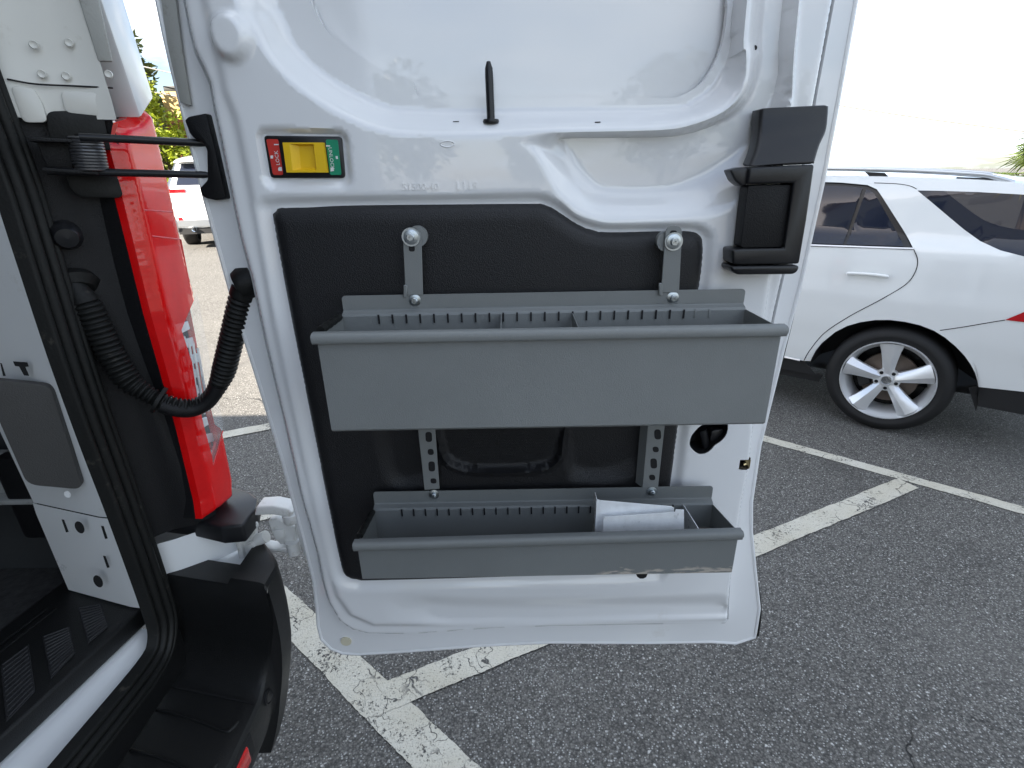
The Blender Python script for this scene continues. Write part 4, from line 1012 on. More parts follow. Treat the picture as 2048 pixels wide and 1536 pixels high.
# --- bumper: step with a raised end
ZS = .59; XO = -.565; YW = .80; BT = .868; YE = 1.02
prof = [(-.95, ZS), (YW-.03, ZS), (YW, ZS+.002)]
for a in np.linspace(.12, math.pi/2*.95, 9): prof.append((YW+.062*math.sin(a), ZS+.002+.12*(1-math.cos(a))))
ytop = prof[-1][0]
prof += [(ytop+.002, .78), (ytop+.002, BT-.008), (ytop+.006, BT)]
def bump_x(y, z): return XO+.046*sstep((z-ZS)/.22)-.11*sstep((y-.915)/.14)
def shy(x, y): return -.22*(np.clip(x, -.9, 0)-XO)*np.clip((y-.3)/.4, 0, 1)
rows = []
for y, z in prof:
    bx = bump_x(y, z); zi = z if z < .8 else z-.018
    rows.append([(x, y+shy(x, y), q) for x, q in ((-.86, zi), (-.75, zi), (-.615, zi), (-.602, z), (bx-.016, z), (bx-.005, z-.003), (bx, z-.012))])
BU = mk('bumper', ruled(rows), M_BUMPER, VAN, smooth=35, label='black plastic rear bumper with a stepped top')
yy = np.linspace(ytop+.006, YE, 14); tops = []
for y in yy:
    bx = bump_x(y, BT); cut = .02*sstep((y-.93)/.06)
    tops.append([(x, y+shy(x, y), q) for x, q in ((-.80, BT-.018-.06*(y > .93)), (-.70, BT-.018-.06*(y > .93)), (-.615, BT-.018-.06*(y > .93)), (-.602, BT), (bx-.016, BT), (bx-.005, BT-.003), (bx, BT-.012))])
mk('bumper_end_top', ruled(tops), M_BUMPER, BU, smooth=30)
fy = np.concatenate([np.linspace(-.95, YW-.09, 6), np.linspace(YW-.05, YE, 40)])
def ztop(y):
    ys = [p[0] for p in prof]; zs_ = [p[1] for p in prof]
    return np.interp(y, ys, zs_) if y < ytop+.006 else BT
face = []
for y in fy:
    zt = ztop(y)-.013; zz_ = np.linspace(zt+.001, .34, 12); tt_ = np.linspace(0, 1, 12)
    face.append([(bump_x(y, zt)+.012*math.sin(min(1, t*1.6)*math.pi)*.5-.09*t**2.2, y+shy(bump_x(y, zt), y), z) for z, t in zip(zz_, tt_)])
mk('bumper_face', ruled(face), M_BUMPER, BU, smooth=50)
# ribs on the step, seam and sensor
for k in range(5):
    yk = YW-.06-k*.085
    pts = np.array([(-.78, yk+.05, ZS+.001), (-.70, yk+.03, ZS+.001), (XO-.045, yk, ZS+.001), (XO-.030, yk+.004, ZS+.001), (XO-.024, yk+.018, ZS+.001)])
    mk('tread_rib', tube(cr(pts, 6, False), .0032, 8), M_BUMPER, BU)
mk('seam', prism([(-.84, YW-.006+.06, ZS+.003), (XO-.006, YW-.006, ZS+.003), (XO-.006, YW-.001, ZS+.003), (-.84, YW-.001+.06, ZS+.003)], (0, 0, .001)), M_GREYDK, BU, smooth=0)
sc = at(540, 1392, 0, XO+.006)
mk('parking_sensor', join(lathe([(.014, -.004), (.0165, .001), (.0185, .001), (.0185, -.004)], (XO+.004, sc[1], sc[2]), (1, 0, 0), 28), lathe([(0, .0015), (.0125, .0015), (.0125, -.004)], (XO+.004, sc[1], sc[2]), (1, 0, 0), 24)), M_SMOOTHB, BU)
rc = at(489, 1522, 0, XO+.004)
mk('reflector', box((XO+.001, rc[1]-.06, rc[2]-.004), (.012, .16, .045), .006, 3), M_LENSI, BU, label='red reflector set in the bumper')
mk('reflector_pocket', box((XO-.002, rc[1]-.05, rc[2]-.002), (.010, .19, .06), .006, 3), M_GREYDK, BU)
# ------------------------------------------------------------------ parked cars
M_CARW = mat('car_white_paint', (.72, .735, .73), .2, coat=1, coat_r=.015, rvar=.02, vscale=3)
M_GLASS = mat('tinted_glass', (.012, .016, .030), .03, spec=.6, alpha=.93)
M_GLOSSB = mat('gloss_black_trim', (.012, .012, .013), .25)
M_MATTB = mat('matt_black_trim', (.018, .018, .019), .6)
M_ALU = mat('satin_aluminium', (.62, .64, .66), .3, metal=.9)
M_ALLOY = mat('alloy_wheel', (.70, .71, .72), .28, metal=.5, coat=.5, coat_r=.1)
M_TYRE = mat('tyre_rubber', (.0085, .0085, .009), .65, bump=.3, bscale=60)
M_DISC = mat('brake_disc', (.16, .13, .11), .5, metal=.7)
M_TLAMP = mat('car_tail_lamp', (.45, .006, .01), .12, coat=1, coat_r=.02)
M_SEAT = mat('pale_seat', (.30, .29, .26), .7)
class Car:
    """side view coordinates: s to the rear, z up, d inwards from the widest side plane; W = width"""
    def __init__(c, p0, u, n, W, inw): c.p0 = np.array(p0, float); c.u = np.array([u[0], u[1], 0.]); c.n = np.array([n[0], n[1], 0.]); c.W = W; c.inw = inw
    def pt(c, s, z, d=0., far=False):
        s = np.asarray(s, float); z = np.asarray(z, float); dd = c.inw(z)+d
        if far: dd = c.W-dd
        return c.p0+s[..., None]*c.u+np.stack([0*z, 0*z, z], -1)-np.asarray(dd)[..., None]*c.n
    def lat(c, s, z, d):
        s = np.asarray(s, float); z = np.asarray(z, float)*np.ones_like(s); d = np.asarray(d, float)*np.ones_like(s)
        return c.p0+s[..., None]*c.u+np.stack([0*z, 0*z, z], -1)-d[..., None]*c.n
    def side(c, outline, holes, step=.05, d=0., ostep=.03):
        P, T = sheet2d(np.array(outline, float), [np.array(h, float) for h in holes], step, ostep)
        a = (c.pt(P[:, 0], P[:, 1], d), T); b = (c.pt(P[:, 0], P[:, 1], d, True), T[:, ::-1])
        return a, b
    def band(c, pts, d=0., k=9, crown=.0, lo=0., hi=1.):
        """strip across the car through the (s,z) polyline"""
        P = np.array(pts, float); rows = []
        for t in np.linspace(lo, hi, k):
            A = c.pt(P[:, 0], P[:, 1], d); B = c.pt(P[:, 0], P[:, 1], d, True)
            r = A+(B-A)*t; e = 1-(2*t-1)**4
            r[:, 2] += crown*e*np.clip((P[:, 1]-1.4)/.15, 0, 1)
            r += c.u*(.06*(e-1)*np.sign(P[:, 0]+1.4)*np.clip(np.abs(P[:, 0]+1.4)-1.6, 0, 1))[:, None]
            rows.append(r)
        return ruled(rows)
    def line(c, pts, r=.003, d=-.0005, n=8):
        q = cr(np.array(pts, float), n, False); return tube(c.pt(q[:, 0], q[:, 1], d), r, 6)
    def plate(c, pts, d, th=.004):
        """panel on the near side"""
        P, T = sheet2d(np.array(pts, float), [], .05, .03)
        return c.pt(P[:, 0], P[:, 1], d), T
def smoothl(pts, n=6): return cr(np.array(pts, float), n, False)
def arch(cs, cz, r, a0, a1, n=18): return [(cs+r*math.cos(a), cz+r*math.sin(a)) for a in np.linspace(R_(a0), R_(a1), n)]
def alloy_wheel(c, root, s, z, r, rr, dface, far=False, spokes=5, detail=True):
    ax = c.n*(1 if not far else -1)
    ctr = c.lat(np.array([s]), z, dface if not far else c.W-dface)[0]
    Wn = thing('wheel', ctr*np.array([1, 1, 0])+np.array([0, 0, ctr[2]-r]), parent=root)
    tw = .235
    prof = [(rr*.97, -.20), (rr+.02, -tw), (r-.05, -tw-.008), (r-.012, -tw+.012), (r, -tw+.045), (r, -.045), (r-.012, -.014), (r-.05, .006), (rr+.03, .004), (rr+.006, -.006), (rr*.97, -.012)]
    mk('tyre', lathe(prof, ctr, ax, 64, False), M_TYRE, Wn, smooth=50)
    if not detail:
        mk('rim', lathe([(0, -.03), (rr*.4, -.03), (rr*.9, -.06), (rr, -.01), (rr, -.2)], ctr, ax, 32, False), M_ALLOY, Wn); return Wn
    mk('rim', lathe([(rr*.80, -.19), (rr*.86, -.06), (rr*.90, -.030), (rr*.965, -.012), (rr*.985, .004), (rr, .004), (rr+.004, -.01)], ctr, ax, 64, False), M_ALLOY, Wn, smooth=40)
    e1 = np.array([0, 0, 1.]); e2 = np.cross(ax, e1)
    def W(rad, ang, h): return ctr+rad*(math.cos(ang)*e1+math.sin(ang)*e2)+ax*h
    for k in range(spokes):
        a = R_(4)+2*math.pi*k/spokes
        V = []
        for rad, hw, h, tw_ in ((.045, .036, -.028, .0), (.085, .034, -.018, .0), (.14, .042, -.010, .006), (rr*.78, .054, -.006, .014), (rr*.96, .068, -.002, .02)):
            for j, (o, dh) in enumerate(((-1, -.016), (-.28, .006), (.45, .0), (1, -.018))):
                V.append(W(rad, a+o*hw/rad*1.0+tw_*.5, h+dh))
        Fq = [(i*4+j, i*4+j+1, i*4+j+5, i*4+j+4) for i in range(4) for j in range(3)]
        n0 = len(V); V += [v-ax*.03 for v in V]
        Fq += [(i*4, i*4+4, n0+i*4+4, n0+i*4) for i in range(4)]+[(i*4+3, n0+i*4+3, n0+i*4+7, i*4+7) for i in range(4)]
        mk('spoke', (np.array(V), Fq), M_ALLOY, Wn, smooth=28)
    mk('hub', lathe([(.0, -.018), (.034, -.018), (.038, -.024), (.055, -.026), (.075, -.030), (.078, -.05)], ctr, ax, 30, False), M_ALLOY, Wn)
    for k in range(5):
        a = R_(40)+2*math.pi*k/5
        mk('lug_hole', lathe([(0, .0012), (.0105, .0012), (.012, -.002)], W(.056, a, -.0255), ax, 14), M_GLOSSB, Wn)
    star = []
    for k in range(3):
        a = 2*math.pi*k/3
        star.append((np.array([W(.026, a, -.016), W(.0045, a+.9, -.016), W(0, 0, -.0135), W(.0045, a-.9, -.016)]), [(0, 1, 2, 3)]))
    mk('hub_emblem', join(lathe([(.026, -.0175), (.027, -.0155), (.030, -.0155), (.031, -.0175)], ctr, ax, 30), *star), M_CHROME, Wn, smooth=20)
    mk('brake_disc', lathe([(.0, -.09), (.07, -.09), (.085, -.10), (.165, -.10), (.168, -.115), (.0, -.115)], ctr, ax, 40), M_DISC, Wn)
    mk('caliper', join(*[box((0, 0, 0), (.04, .05, .10), .012)]), M_DISC, Wn) if False else None
    cal = [W(.10, a, -.075) for a in np.linspace(R_(88), R_(125), 6)]+[W(.17, a, -.075) for a in np.linspace(R_(125), R_(88), 6)]
    mk('caliper', prism(cal, -ax*.05, .006), M_MATTB, Wn)
    mk('wheel_back', lathe([(0, -.16), (rr*.86, -.16)], ctr, ax, 32), M_GLOSSB, Wn)
    return Wn
def wheel_well(c, cs, cz, r, far=False):
    A = arch(cs, cz, r, 2, 178, 22)
    P = np.array(A); z_ = np.zeros(len(P))
    a = c.lat(P[:, 0], P[:, 1], (.012 if not far else c.W-.012)); b = c.lat(P[:, 0], P[:, 1], (.36 if not far else c.W-.36))
    n = len(P); V, Fq = ruled([a, b]); V = np.vstack([V, b.mean(0)[None]]); Fq = list(Fq)+[(n+i, n+i+1, 2*n) for i in range(n-1)]
    return V, Fq
# ---- the white car parked across the bay line
def inw1(z): return np.interp(z, [.2, .45, .62, .66, .80, .90, .935, 1.08, 1.18, 1.25, 1.5, 1.6, 1.68, 1.74], [.07, .022, .010, .003, .000, .000, .007, .020, .036, .10, .20, .255, .34, .46])
UC = (.7573, -.6531); NC = (-.6531, -.7573)
SUV = thing('parked_suv', (3.2, 3.9, 0), 'white station-type car with roof rails parked beyond the painted hatching', 'car')
c1 = Car((2.498, 3.10, 0), UC, NC, 1.88, inw1)
WS, WZ = -.078, .343
rear_l = smoothl([(.955, .44), (.985, .60), (.98, .75), (.95, .88), (.93, 1.0), (.88, 1.15), (.78, 1.32), (.66, 1.46), (.55, 1.535)], 4)
roof_l = smoothl([(.55, 1.535), (.30, 1.560), (-.04, 1.588), (-.74, 1.612), (-1.3, 1.600), (-1.75, 1.55), (-2.1, 1.40), (-2.45, 1.17), (-2.62, 1.08)], 5)
front_l = smoothl([(-2.62, 1.08), (-3.0, 1.03), (-3.45, .95), (-3.72, .80), (-3.80, .60), (-3.78, .40), (-3.70, .30)], 4)
OUTL = list(map(tuple, rear_l))+list(map(tuple, roof_l[1:]))+list(map(tuple, front_l[1:]))+[(-3.42, .30)]+arch(-2.96, WZ, .425, 186, -6)[0:]+[(-2.52, .385), (-.575, .385)]
ra = [(-.534, .393), (-.515, .47), (-.485, .54), (-.42, .632), (-.36, .685), (-.293, .722), (-.215, .749), (-.139, .762), (-.06, .762), (.016, .753), (.09, .731), (.15, .699), (.21, .655), (.266, .602), (.305, .555), (.335, .51), (.358, .46), (.371, .425)]
OUTL += ra+[(.565, .445)]
FRAME = [(-1.75, 1.185), (-1.70, 1.30), (-1.45, 1.52), (-1.2, 1.575), (-.854, 1.578), (-.60, 1.568), (-.452, 1.553), (-.395, 1.528), (-.36, 1.49), (-.20, 1.30), (-.113, 1.190), (-.45, 1.182), (-.747, 1.175), (-1.3, 1.175)]
CARGO = [(-.185, 1.522), (-.10, 1.521), (.10, 1.515), (.30, 1.503), (.48, 1.475), (.57, 1.42), (.60, 1.30), (.55, 1.21), (.45, 1.185), (.37, 1.192), (.272, 1.214), (.175, 1.255), (.09, 1.312), (.01, 1.373), (-.10, 1.458)]
a, b = c1.side(OUTL, [FRAME, CARGO], .05)
mk('body_side', a, M_CARW, SUV, smooth=40); mk('body_side', b, M_CARW, SUV, smooth=40)
mk('roof_skin', c1.band(roof_l[:-9], 0, 11, .03), M_CARW, SUV, smooth=50)
mk('windscreen', c1.band(roof_l[-10:], .0, 9, .0), M_GLASS, SUV)
mk('bonnet', c1.band(front_l, 0, 9), M_CARW, SUV)
mk('tailgate', c1.band(rear_l, 0, 11, 0), M_CARW, SUV, smooth=50)
mk('rear_screen', c1.band([(p[0]+.004, p[1]) for p in rear_l[20:31]], 0, 9, 0, .1, .9), M_GLASS, SUV)
mk('underbody', c1.band([(.60, .36), (.2, .33), (-3.4, .30)], .08, 3), M_MATTB, SUV)
mk('door_frame', c1.plate(FRAME, .012), M_GLOSSB, SUV)
G1 = [(-1.30, 1.19), (-1.28, 1.52), (-1.1, 1.553), (-.849, 1.556), (-.60, 1.547), (-.475, 1.535), (-.493, 1.197), (-.747, 1.190)]
G2 = [(-.452, 1.530), (-.41, 1.510), (-.37, 1.465), (-.168, 1.206), (-.474, 1.198)]
for g in (G1, G2): mk('side_window', c1.plate(g, .004), M_GLASS, SUV)
mk('quarter_window', c1.plate(CARGO, .003), M_GLASS, SUV)
mk('belt_strip', c1.line([(-1.7, 1.180), (-1.2, 1.178), (-.747, 1.180), (-.45, 1.187), (-.118, 1.196)], .008, -.002), M_ALU, SUV)
mk('door_gap', c1.line([(-.113, 1.19), (-.082, 1.133), (-.079, 1.061), (-.11, .985), (-.216, .879), (-.356, .754), (-.478, .619), (-.547, .479), (-.575, .388)], .0028), M_GLOSSB, SUV)
mk('bumper_gap', c1.line([(.117, .738), (.215, .775), (.315, .817), (.384, .845)], .0026), M_GLOSSB, SUV)
mk('roof_gap', c1.line([(-.42, 1.566), (-.30, 1.560), (-.23, 1.548), (-.19, 1.530)], .0022), M_GLOSSB, SUV)
mk('tail_light', c1.plate([(.384, .846), (.45, .902), (.60, .975), (.80, 1.02), (.90, 1.0), (.92, .88), (.70, .85), (.50, .846)], -.004), M_TLAMP, SUV)
mk('sill_trim', join(c1.plate([(-2.50, .383), (-.58, .383), (-.50, .30), (-.45, .285), (-2.5, .255)], .02), c1.plate([(-2.50, .255), (-.45, .285), (-.47, .22), (-2.5, .20)], .06)), M_MATTB, SUV)
mk('sill_strip', c1.line([(-1.6, .396), (-.9, .392), (-.60, .384)], .007, -.003), M_ALU, SUV)
mk('bumper_lower', join(c1.plate([(.371, .430), (.96, .462), (.96, .30), (.40, .295)], .008), c1.plate([(.371, .425), (.40, .295), (.40, .25), (.33, .40)], .03)), M_MATTB, SUV)
# handle with its cup
hc = arch(-.31, 1.03, 1, 0, 360, 20)
mk('handle_cup', c1.plate([(-.31+.11*math.cos(a), 1.032+.028*math.sin(a)) for a in np.linspace(0, 2*math.pi, 24, endpoint=False)], -.0008), M_CARW, SUV)
hq = smoothl([(-.43, 1.026), (-.36, 1.031), (-.28, 1.032), (-.20, 1.028)], 6)
mk('door_handle', tube(c1.pt(hq[:, 0], hq[:, 1], -.026), np.array([.004]+[.0115]*(len(hq)-2)+[.006]), 10), M_CARW, SUV)
# roof rail and feet
rl = smoothl([(-1.5, 1.62), (-1.1, 1.652), (-.75, 1.655), (-.30, 1.636), (.065, 1.608), (.16, 1.590), (.245, 1.562)], 8)
for far in (False, True):
    q = c1.lat(rl[:, 0], rl[:, 1], .275 if not far else c1.W-.275)
    mk('roof_rail', tube(q, .014, 10), M_ALU, SUV)
    for s0, s1, zt in ((-.46, -.335, 1.632), (.01, .19, 1.596), (-1.35, -1.15, 1.640)):
        ft = [(s0-.03, zt), (s1-.045, zt-.008), (s1, zt-.05), (s0+.01, zt-.035)]
        q = c1.lat(np.array([p[0] for p in ft]), np.array([p[1] for p in ft]), .268 if not far else c1.W-.282)
        mk('rail_foot', prism(q, -c1.n*.014, .002, 1), M_MATTB, SUV)
for s_ in (WS, -2.96):
    for far in (False, True):
        mk('wheel_well', wheel_well(c1, s_, WZ, .455, far), M_MATTB, SUV)
        alloy_wheel(c1, SUV, s_, WZ+.012, .355, .262, .020, far)
for s_ in (-1.75, -.75):
    for d_ in (.35, 1.15):
        q = c1.lat(np.array([s_]), .95, d_+.2)[0]
        st_ = join(box((0, 0, 0), (.18, .48, .62), .06, 3, rotm('Y', R_(-12))), box((-.02, 0, .40), (.10, .26, .18), .04, 3))
        mk('seat', (st_[0]@np.array([[c1.u[0], c1.u[1], 0], [-c1.n[0], -c1.n[1], 0], [0, 0, 1]])+q, st_[1]), M_SEAT, SUV)

# ---- two cars parked farther up the lot
def inw2(z): return np.interp(z, [.2, .45, .7, 1.0, 1.1, 1.3, 1.5, 1.6, 1.7], [.08, .03, .0, .02, .05, .13, .22, .28, .42])
def far_car(name, label, paint, rearc, heading, W=1.86, group=None):
    h = np.array(heading, float); h /= np.linalg.norm(h); u_ = -h; n_ = np.array([-u_[1], u_[0]])   # near side normal
    if n_@(-np.array(rearc[:2])) < 0: n_ = -n_
    base = np.array([rearc[0], rearc[1]])+h*.95+n_*W/2; z0 = float(gz(rearc[0], rearc[1]))
    T = thing(name, (rearc[0]+h[0]*2.2, rearc[1]+h[1]*2.2, z0), label, 'car')
    c = Car((base[0], base[1], z0), u_, n_, W, inw2)
    re_ = smoothl([(.90, .30), (.96, .42), (.97, .60), (.94, .78), (.92, .95), (.88, 1.08), (.76, 1.28), (.66, 1.44), (.60, 1.52)], 4)
    ro_ = smoothl([(.70, 1.535), (.40, 1.58), (-.2, 1.65), (-.9, 1.66), (-1.5, 1.58), (-1.9, 1.40), (-2.35, 1.08)], 5)
    fr_l = smoothl([(-2.35, 1.08), (-2.9, 1.0), (-3.3, .88), (-3.5, .65), (-3.5, .40), (-3.4, .27)], 4)
    ol = list(map(tuple, re_))+list(map(tuple, ro_))+list(map(tuple, fr_l[1:]))+[(-3.2, .27)]+arch(-2.75, .35, .40, 188, -8)+[(-.45, .28)]+arch(0, .35, .40, 188, -8)+[(.5, .29)]
    fr_w = [(-1.75, 1.12), (-1.4, 1.45), (-1.0, 1.54), (-.2, 1.53), (.30, 1.42), (.42, 1.25), (.1, 1.13), (-.9, 1.10)]
    a, b = c.side(ol, [fr_w], .09, 0, .06)
    mk('body_side', a, paint, T); mk('body_side', b, paint, T)
    mk('side_window', c.plate(fr_w, .004), M_GLASS, T)
    mk('roof_skin', c.band(ro_[:-6], 0, 9, .03), paint, T); mk('windscreen', c.band(ro_[-7:], 0, 7), M_GLASS, T); mk('bonnet', c.band(fr_l, 0, 7), paint, T)
    mk('tailgate', c.band(re_, 0, 9), paint, T)
    mk('rear_screen', c.band([(p[0]+.006, p[1]) for p in re_[21:31]], 0, 9, 0, .08, .92), M_GLASS, T)
    def across(s, z, t0, t1, th=.02, hh=.05, m_=M_TLAMP, nm='tail_light', bow=True):
        P = []
        for t in np.linspace(t0, t1, 7):
            A = c.pt(np.array([s]), np.array([z]))[0]; B = c.pt(np.array([s]), np.array([z]), 0, True)[0]
            e = 1-(2*t-1)**4; P.append(A+(B-A)*t+c.u*(.06*(e-1)*.75))
        P = np.array(P); V = []
        for q in P:
            V += [q+c.u*th+np.array([0, 0, hh/2]), q+c.u*th-np.array([0, 0, hh/2]), q-c.u*.05-np.array([0, 0, hh/2]), q-c.u*.05+np.array([0, 0, hh/2])]
        Fq = [(i*4+j, i*4+(j+1) % 4, i*4+4+(j+1) % 4, i*4+4+j) for i in range(6) for j in range(4)]+[(0, 1, 2, 3), (27, 26, 25, 24)]
        mk(nm, (np.array(V), Fq), m_, T, smooth=35)
    across(.905, 1.03, .0, .17, .012, .06); across(.905, 1.03, .83, 1.0, .012, .06)
    across(.93, .93, .36, .64, .006, .05, M_ALU, 'tailgate_trim')
    across(.955, .78, .40, .60, .004, .14, mat('number_plate', (.62, .64, .66), .4) if 'number_plate' not in bpy.data.materials else bpy.data.materials['number_plate'], 'number_plate')
    across(.965, .47, .0, 1., .012, .11, M_ALU, 'bumper_skid'); across(.955, .55, .06, .24, .014, .05, M_TLAMP, 'reflector'); across(.955, .55, .76, .94, .014, .05, M_TLAMP, 'reflector')
    across(.95, .34, .02, .98, .0, .13, M_MATTB, 'bumper_lower')
    for t in (.17, .83):
        A = c.pt(np.array([.93]), np.array([.36]))[0]; B = c.pt(np.array([.93]), np.array([.36]), 0, True)[0]; q = A+(B-A)*t
        mk('exhaust_tip', lathe([(.0, .01), (.035, .01), (.042, .06), (.047, .06), (.045, 0)], q, c.u, 16), M_CHROME, T)
    sp_ = [(.74, 1.52), (.66, 1.535), (.50, 1.56)]
    mk('roof_spoiler', c.band([(.76, 1.505), (.74, 1.535), (.60, 1.565), (.40, 1.59)], .0, 9, .03), paint, T)
    for s_ in (0, -2.75):
        for far in (False, True):
            mk('wheel_well', wheel_well(c, s_, .35, .42, far), M_MATTB, T)
            alloy_wheel(c, T, s_, .35, .35, .24, .02, far, detail=False)
    mk('underbody', c.band([(.8, .30), (-3.3, .28)], .1, 3), M_MATTB, T)
    return T
far_car('parked_suv', 'white hatchback-type car in sunlight, seen between the van lamp and its open door', M_CARW, (-5.30, 10.3), (-.36, .93))
M_CARB = mat('car_dark_paint', (.02, .021, .024), .2, coat=1)
far_car('parked_suv', 'dark car parked just beyond the sunlit white one', M_CARB, (-8.2, 15.2), (-.45, .89))
# ------------------------------------------------------------------ background
M_BARK = mat('bark', (.09, .065, .045), .9, var=.3, vscale=20, bump=1.0, bscale=30)
def leafmat(name, c, var=.5):
    m = bpy.data.materials.new(name); m.use_nodes = True; nt = m.node_tree; N = nt.nodes; L = nt.links; b = N['Principled BSDF']
    tcx = N.new('ShaderNodeTexCoord'); nz_ = N.new('ShaderNodeTexNoise'); nz_.inputs['Scale'].default_value = 2.2; nz_.inputs['Detail'].default_value = 6; nz_.inputs['Roughness'].default_value = .8
    L.new(tcx.outputs['Object'], nz_.inputs['Vector'])
    r = N.new('ShaderNodeValToRGB'); e = r.color_ramp.elements; e[0].position = .3; e[1].position = .7
    e[0].color = (c[0]*(1-var), c[1]*(1-var), c[2]*(1-var), 1); e[1].color = (min(1, c[0]*(1+var)), min(1, c[1]*(1+var)), c[2], 1)
    L.new(nz_.outputs[0], r.inputs[0]); L.new(r.outputs[0], b.inputs['Base Color']); b.inputs['Roughness'].default_value = .55
    tr = N.new('ShaderNodeBsdfTranslucent'); L.new(r.outputs[0], tr.inputs[0]); mxs = N.new('ShaderNodeMixShader'); mxs.inputs[0].default_value = .35
    L.new(b.outputs[0], mxs.inputs[1]); L.new(tr.outputs[0], mxs.inputs[2]); L.new(mxs.outputs[0], N['Material Output'].inputs[0]); return m
M_LEAFY = leafmat('yellow_green_leaf', (.24, .29, .025)); M_LEAFD = leafmat('pine_needle', (.13, .15, .045)); M_LEAFM = leafmat('mid_green_leaf', (.06, .09, .025))
def leaves(centres, radii, n, size, rng, elong=1.0, flat=.8):
    """n small leaf blades scattered through the clumps' volume"""
    k = rng.integers(0, len(centres), n); d = rng.normal(size=(n, 3)); d /= np.linalg.norm(d, axis=1)[:, None]
    P = centres[k]+d*(radii[k]*rng.uniform(.35, 1.05, n)**.6)[:, None]*np.array([1, 1, flat])
    a = rng.normal(size=(n, 3)); a[:, 2] *= .6; a /= np.linalg.norm(a, axis=1)[:, None]; b = np.cross(a, rng.normal(size=(n, 3))); b /= np.linalg.norm(b, axis=1)[:, None]
    s = size*rng.uniform(.6, 1.4, n)[:, None]
    V = np.stack([P-a*s*elong, P-b*s*.45, P+a*s*elong, P+b*s*.45], 1).reshape(-1, 3)
    return V, np.arange(4*n).reshape(n, 4)
def mk_np(name, V, Fc, mat_, parent, org):
    me = bpy.data.meshes.new(name); V = V-org; n = len(Fc)
    me.vertices.add(len(V)); me.vertices.foreach_set('co', V.astype(np.float32).ravel())
    me.loops.add(4*n); me.loops.foreach_set('vertex_index', Fc.astype(np.int32).ravel()); me.polygons.add(n)
    me.polygons.foreach_set('loop_start', np.arange(0, 4*n, 4, dtype=np.int32)); me.polygons.foreach_set('loop_total', np.full(n, 4, dtype=np.int32))
    me.update(calc_edges=True); me.materials.append(mat_)
    o = bpy.data.objects.new(name, me); COL.objects.link(o); ORG[o] = np.asarray(org, float); o.parent = parent; o.location = ORG[o]-ORG[parent]; return o
def tree(name, label, base, h, crown_r, m_, n=3500, size=.12, seed=1, kind='round', cat='tree', group=None, clumps=26, z0=.35):
    rng = np.random.default_rng(seed); base = np.array([base[0], base[1], float(gz(base[0], base[1]))-.03])
    T = thing(name, base, label, cat, group); C_ = []; Rr = []; limbs = []
    for i in range(clumps):
        t = (i+.5)/clumps; z = h*(z0+(1-z0)*t*.97)
        if kind == 'pine': r = crown_r*(1.02-t)**.8
        else: r = crown_r*math.sqrt(max(.05, 1-(2*t-1)**2))
        a = i*2.4+rng.uniform(-.5, .5); rad = r*rng.uniform(.45, .95)
        c = base+np.array([math.cos(a)*rad, math.sin(a)*rad, z+rng.uniform(-.05, .05)*h]); C_.append(c)
        Rr.append(crown_r*rng.uniform(.26, .46)*(1.1-.55*t if kind == 'pine' else 1))
        zt = base+np.array([0, 0, max(.15*h, z-rad*.55)]); limbs.append(tube(np.array([zt, (zt+c)/2+np.array([0, 0, .04*h]), c]), np.array([.02*h, .012*h, .004*h])*.6, 6))
    trunk = tube(np.array([base, base+np.array([.02*h, 0, .3*h]), base+np.array([0, .01*h, .65*h]), base+np.array([.01*h, 0, .92*h])]), np.array([.034, .026, .016, .005])*h, 10)
    mk('trunk', join(trunk, *limbs), M_BARK, T, org=base)
    V, Fc = leaves(np.array(C_), np.array(Rr), n, size, rng, 1.0 if kind != 'pine' else 1.6); mk_np('crown', V, Fc, m_, T, base)
    return T
def pos(px, Y, z=0.): p = at(px, 400, 1, Y); return (p[0], Y)
tree('pine_tree', 'tall dark pine tree behind the sunlit shrubs', pos(205, 24), 10.4, 3.4, M_LEAFD, 9000, .17, 3, 'pine', clumps=40, z0=.12)
tree('pine_tree', 'shorter pine tree beside the brick building', pos(292, 28), 8.6, 2.9, M_LEAFD, 8000, .17, 9, 'pine', clumps=34, z0=.15)
tree('flowering_shrub', 'bright yellow green leafy shrub beyond the white car', pos(318, 19.5), 4.3, 1.5, M_LEAFY, 5000, .10, 5, cat='shrub', clumps=30, z0=.1)
tree('flowering_shrub', 'low yellow green shrub against the brick building', pos(352, 19.0), 2.7, 1.0, M_LEAFY, 3600, .09, 6, cat='shrub', clumps=26, z0=.08)
tree('shade_tree', 'mid green tree far behind the white car', pos(250, 34), 7.5, 3.4, M_LEAFM, 4500, .2, 8)
# trees across the road behind the camera: their skyline shows in the door's paint
for k, (x, y, h) in enumerate([(-5.5, -30, 6.5), (1.5, -33, 5.2), (9, -31, 7.2), (16, -34, 6.4)]):
    tree('street_tree', ['broad green street tree beside the added shade block', 'low round green street tree across the road', 'taller green street tree across the road', 'green street tree at the end of the row'][k], (x, y), h, h*.45, M_LEAFM, 1800, .26, 20+k, group='trees across the road')
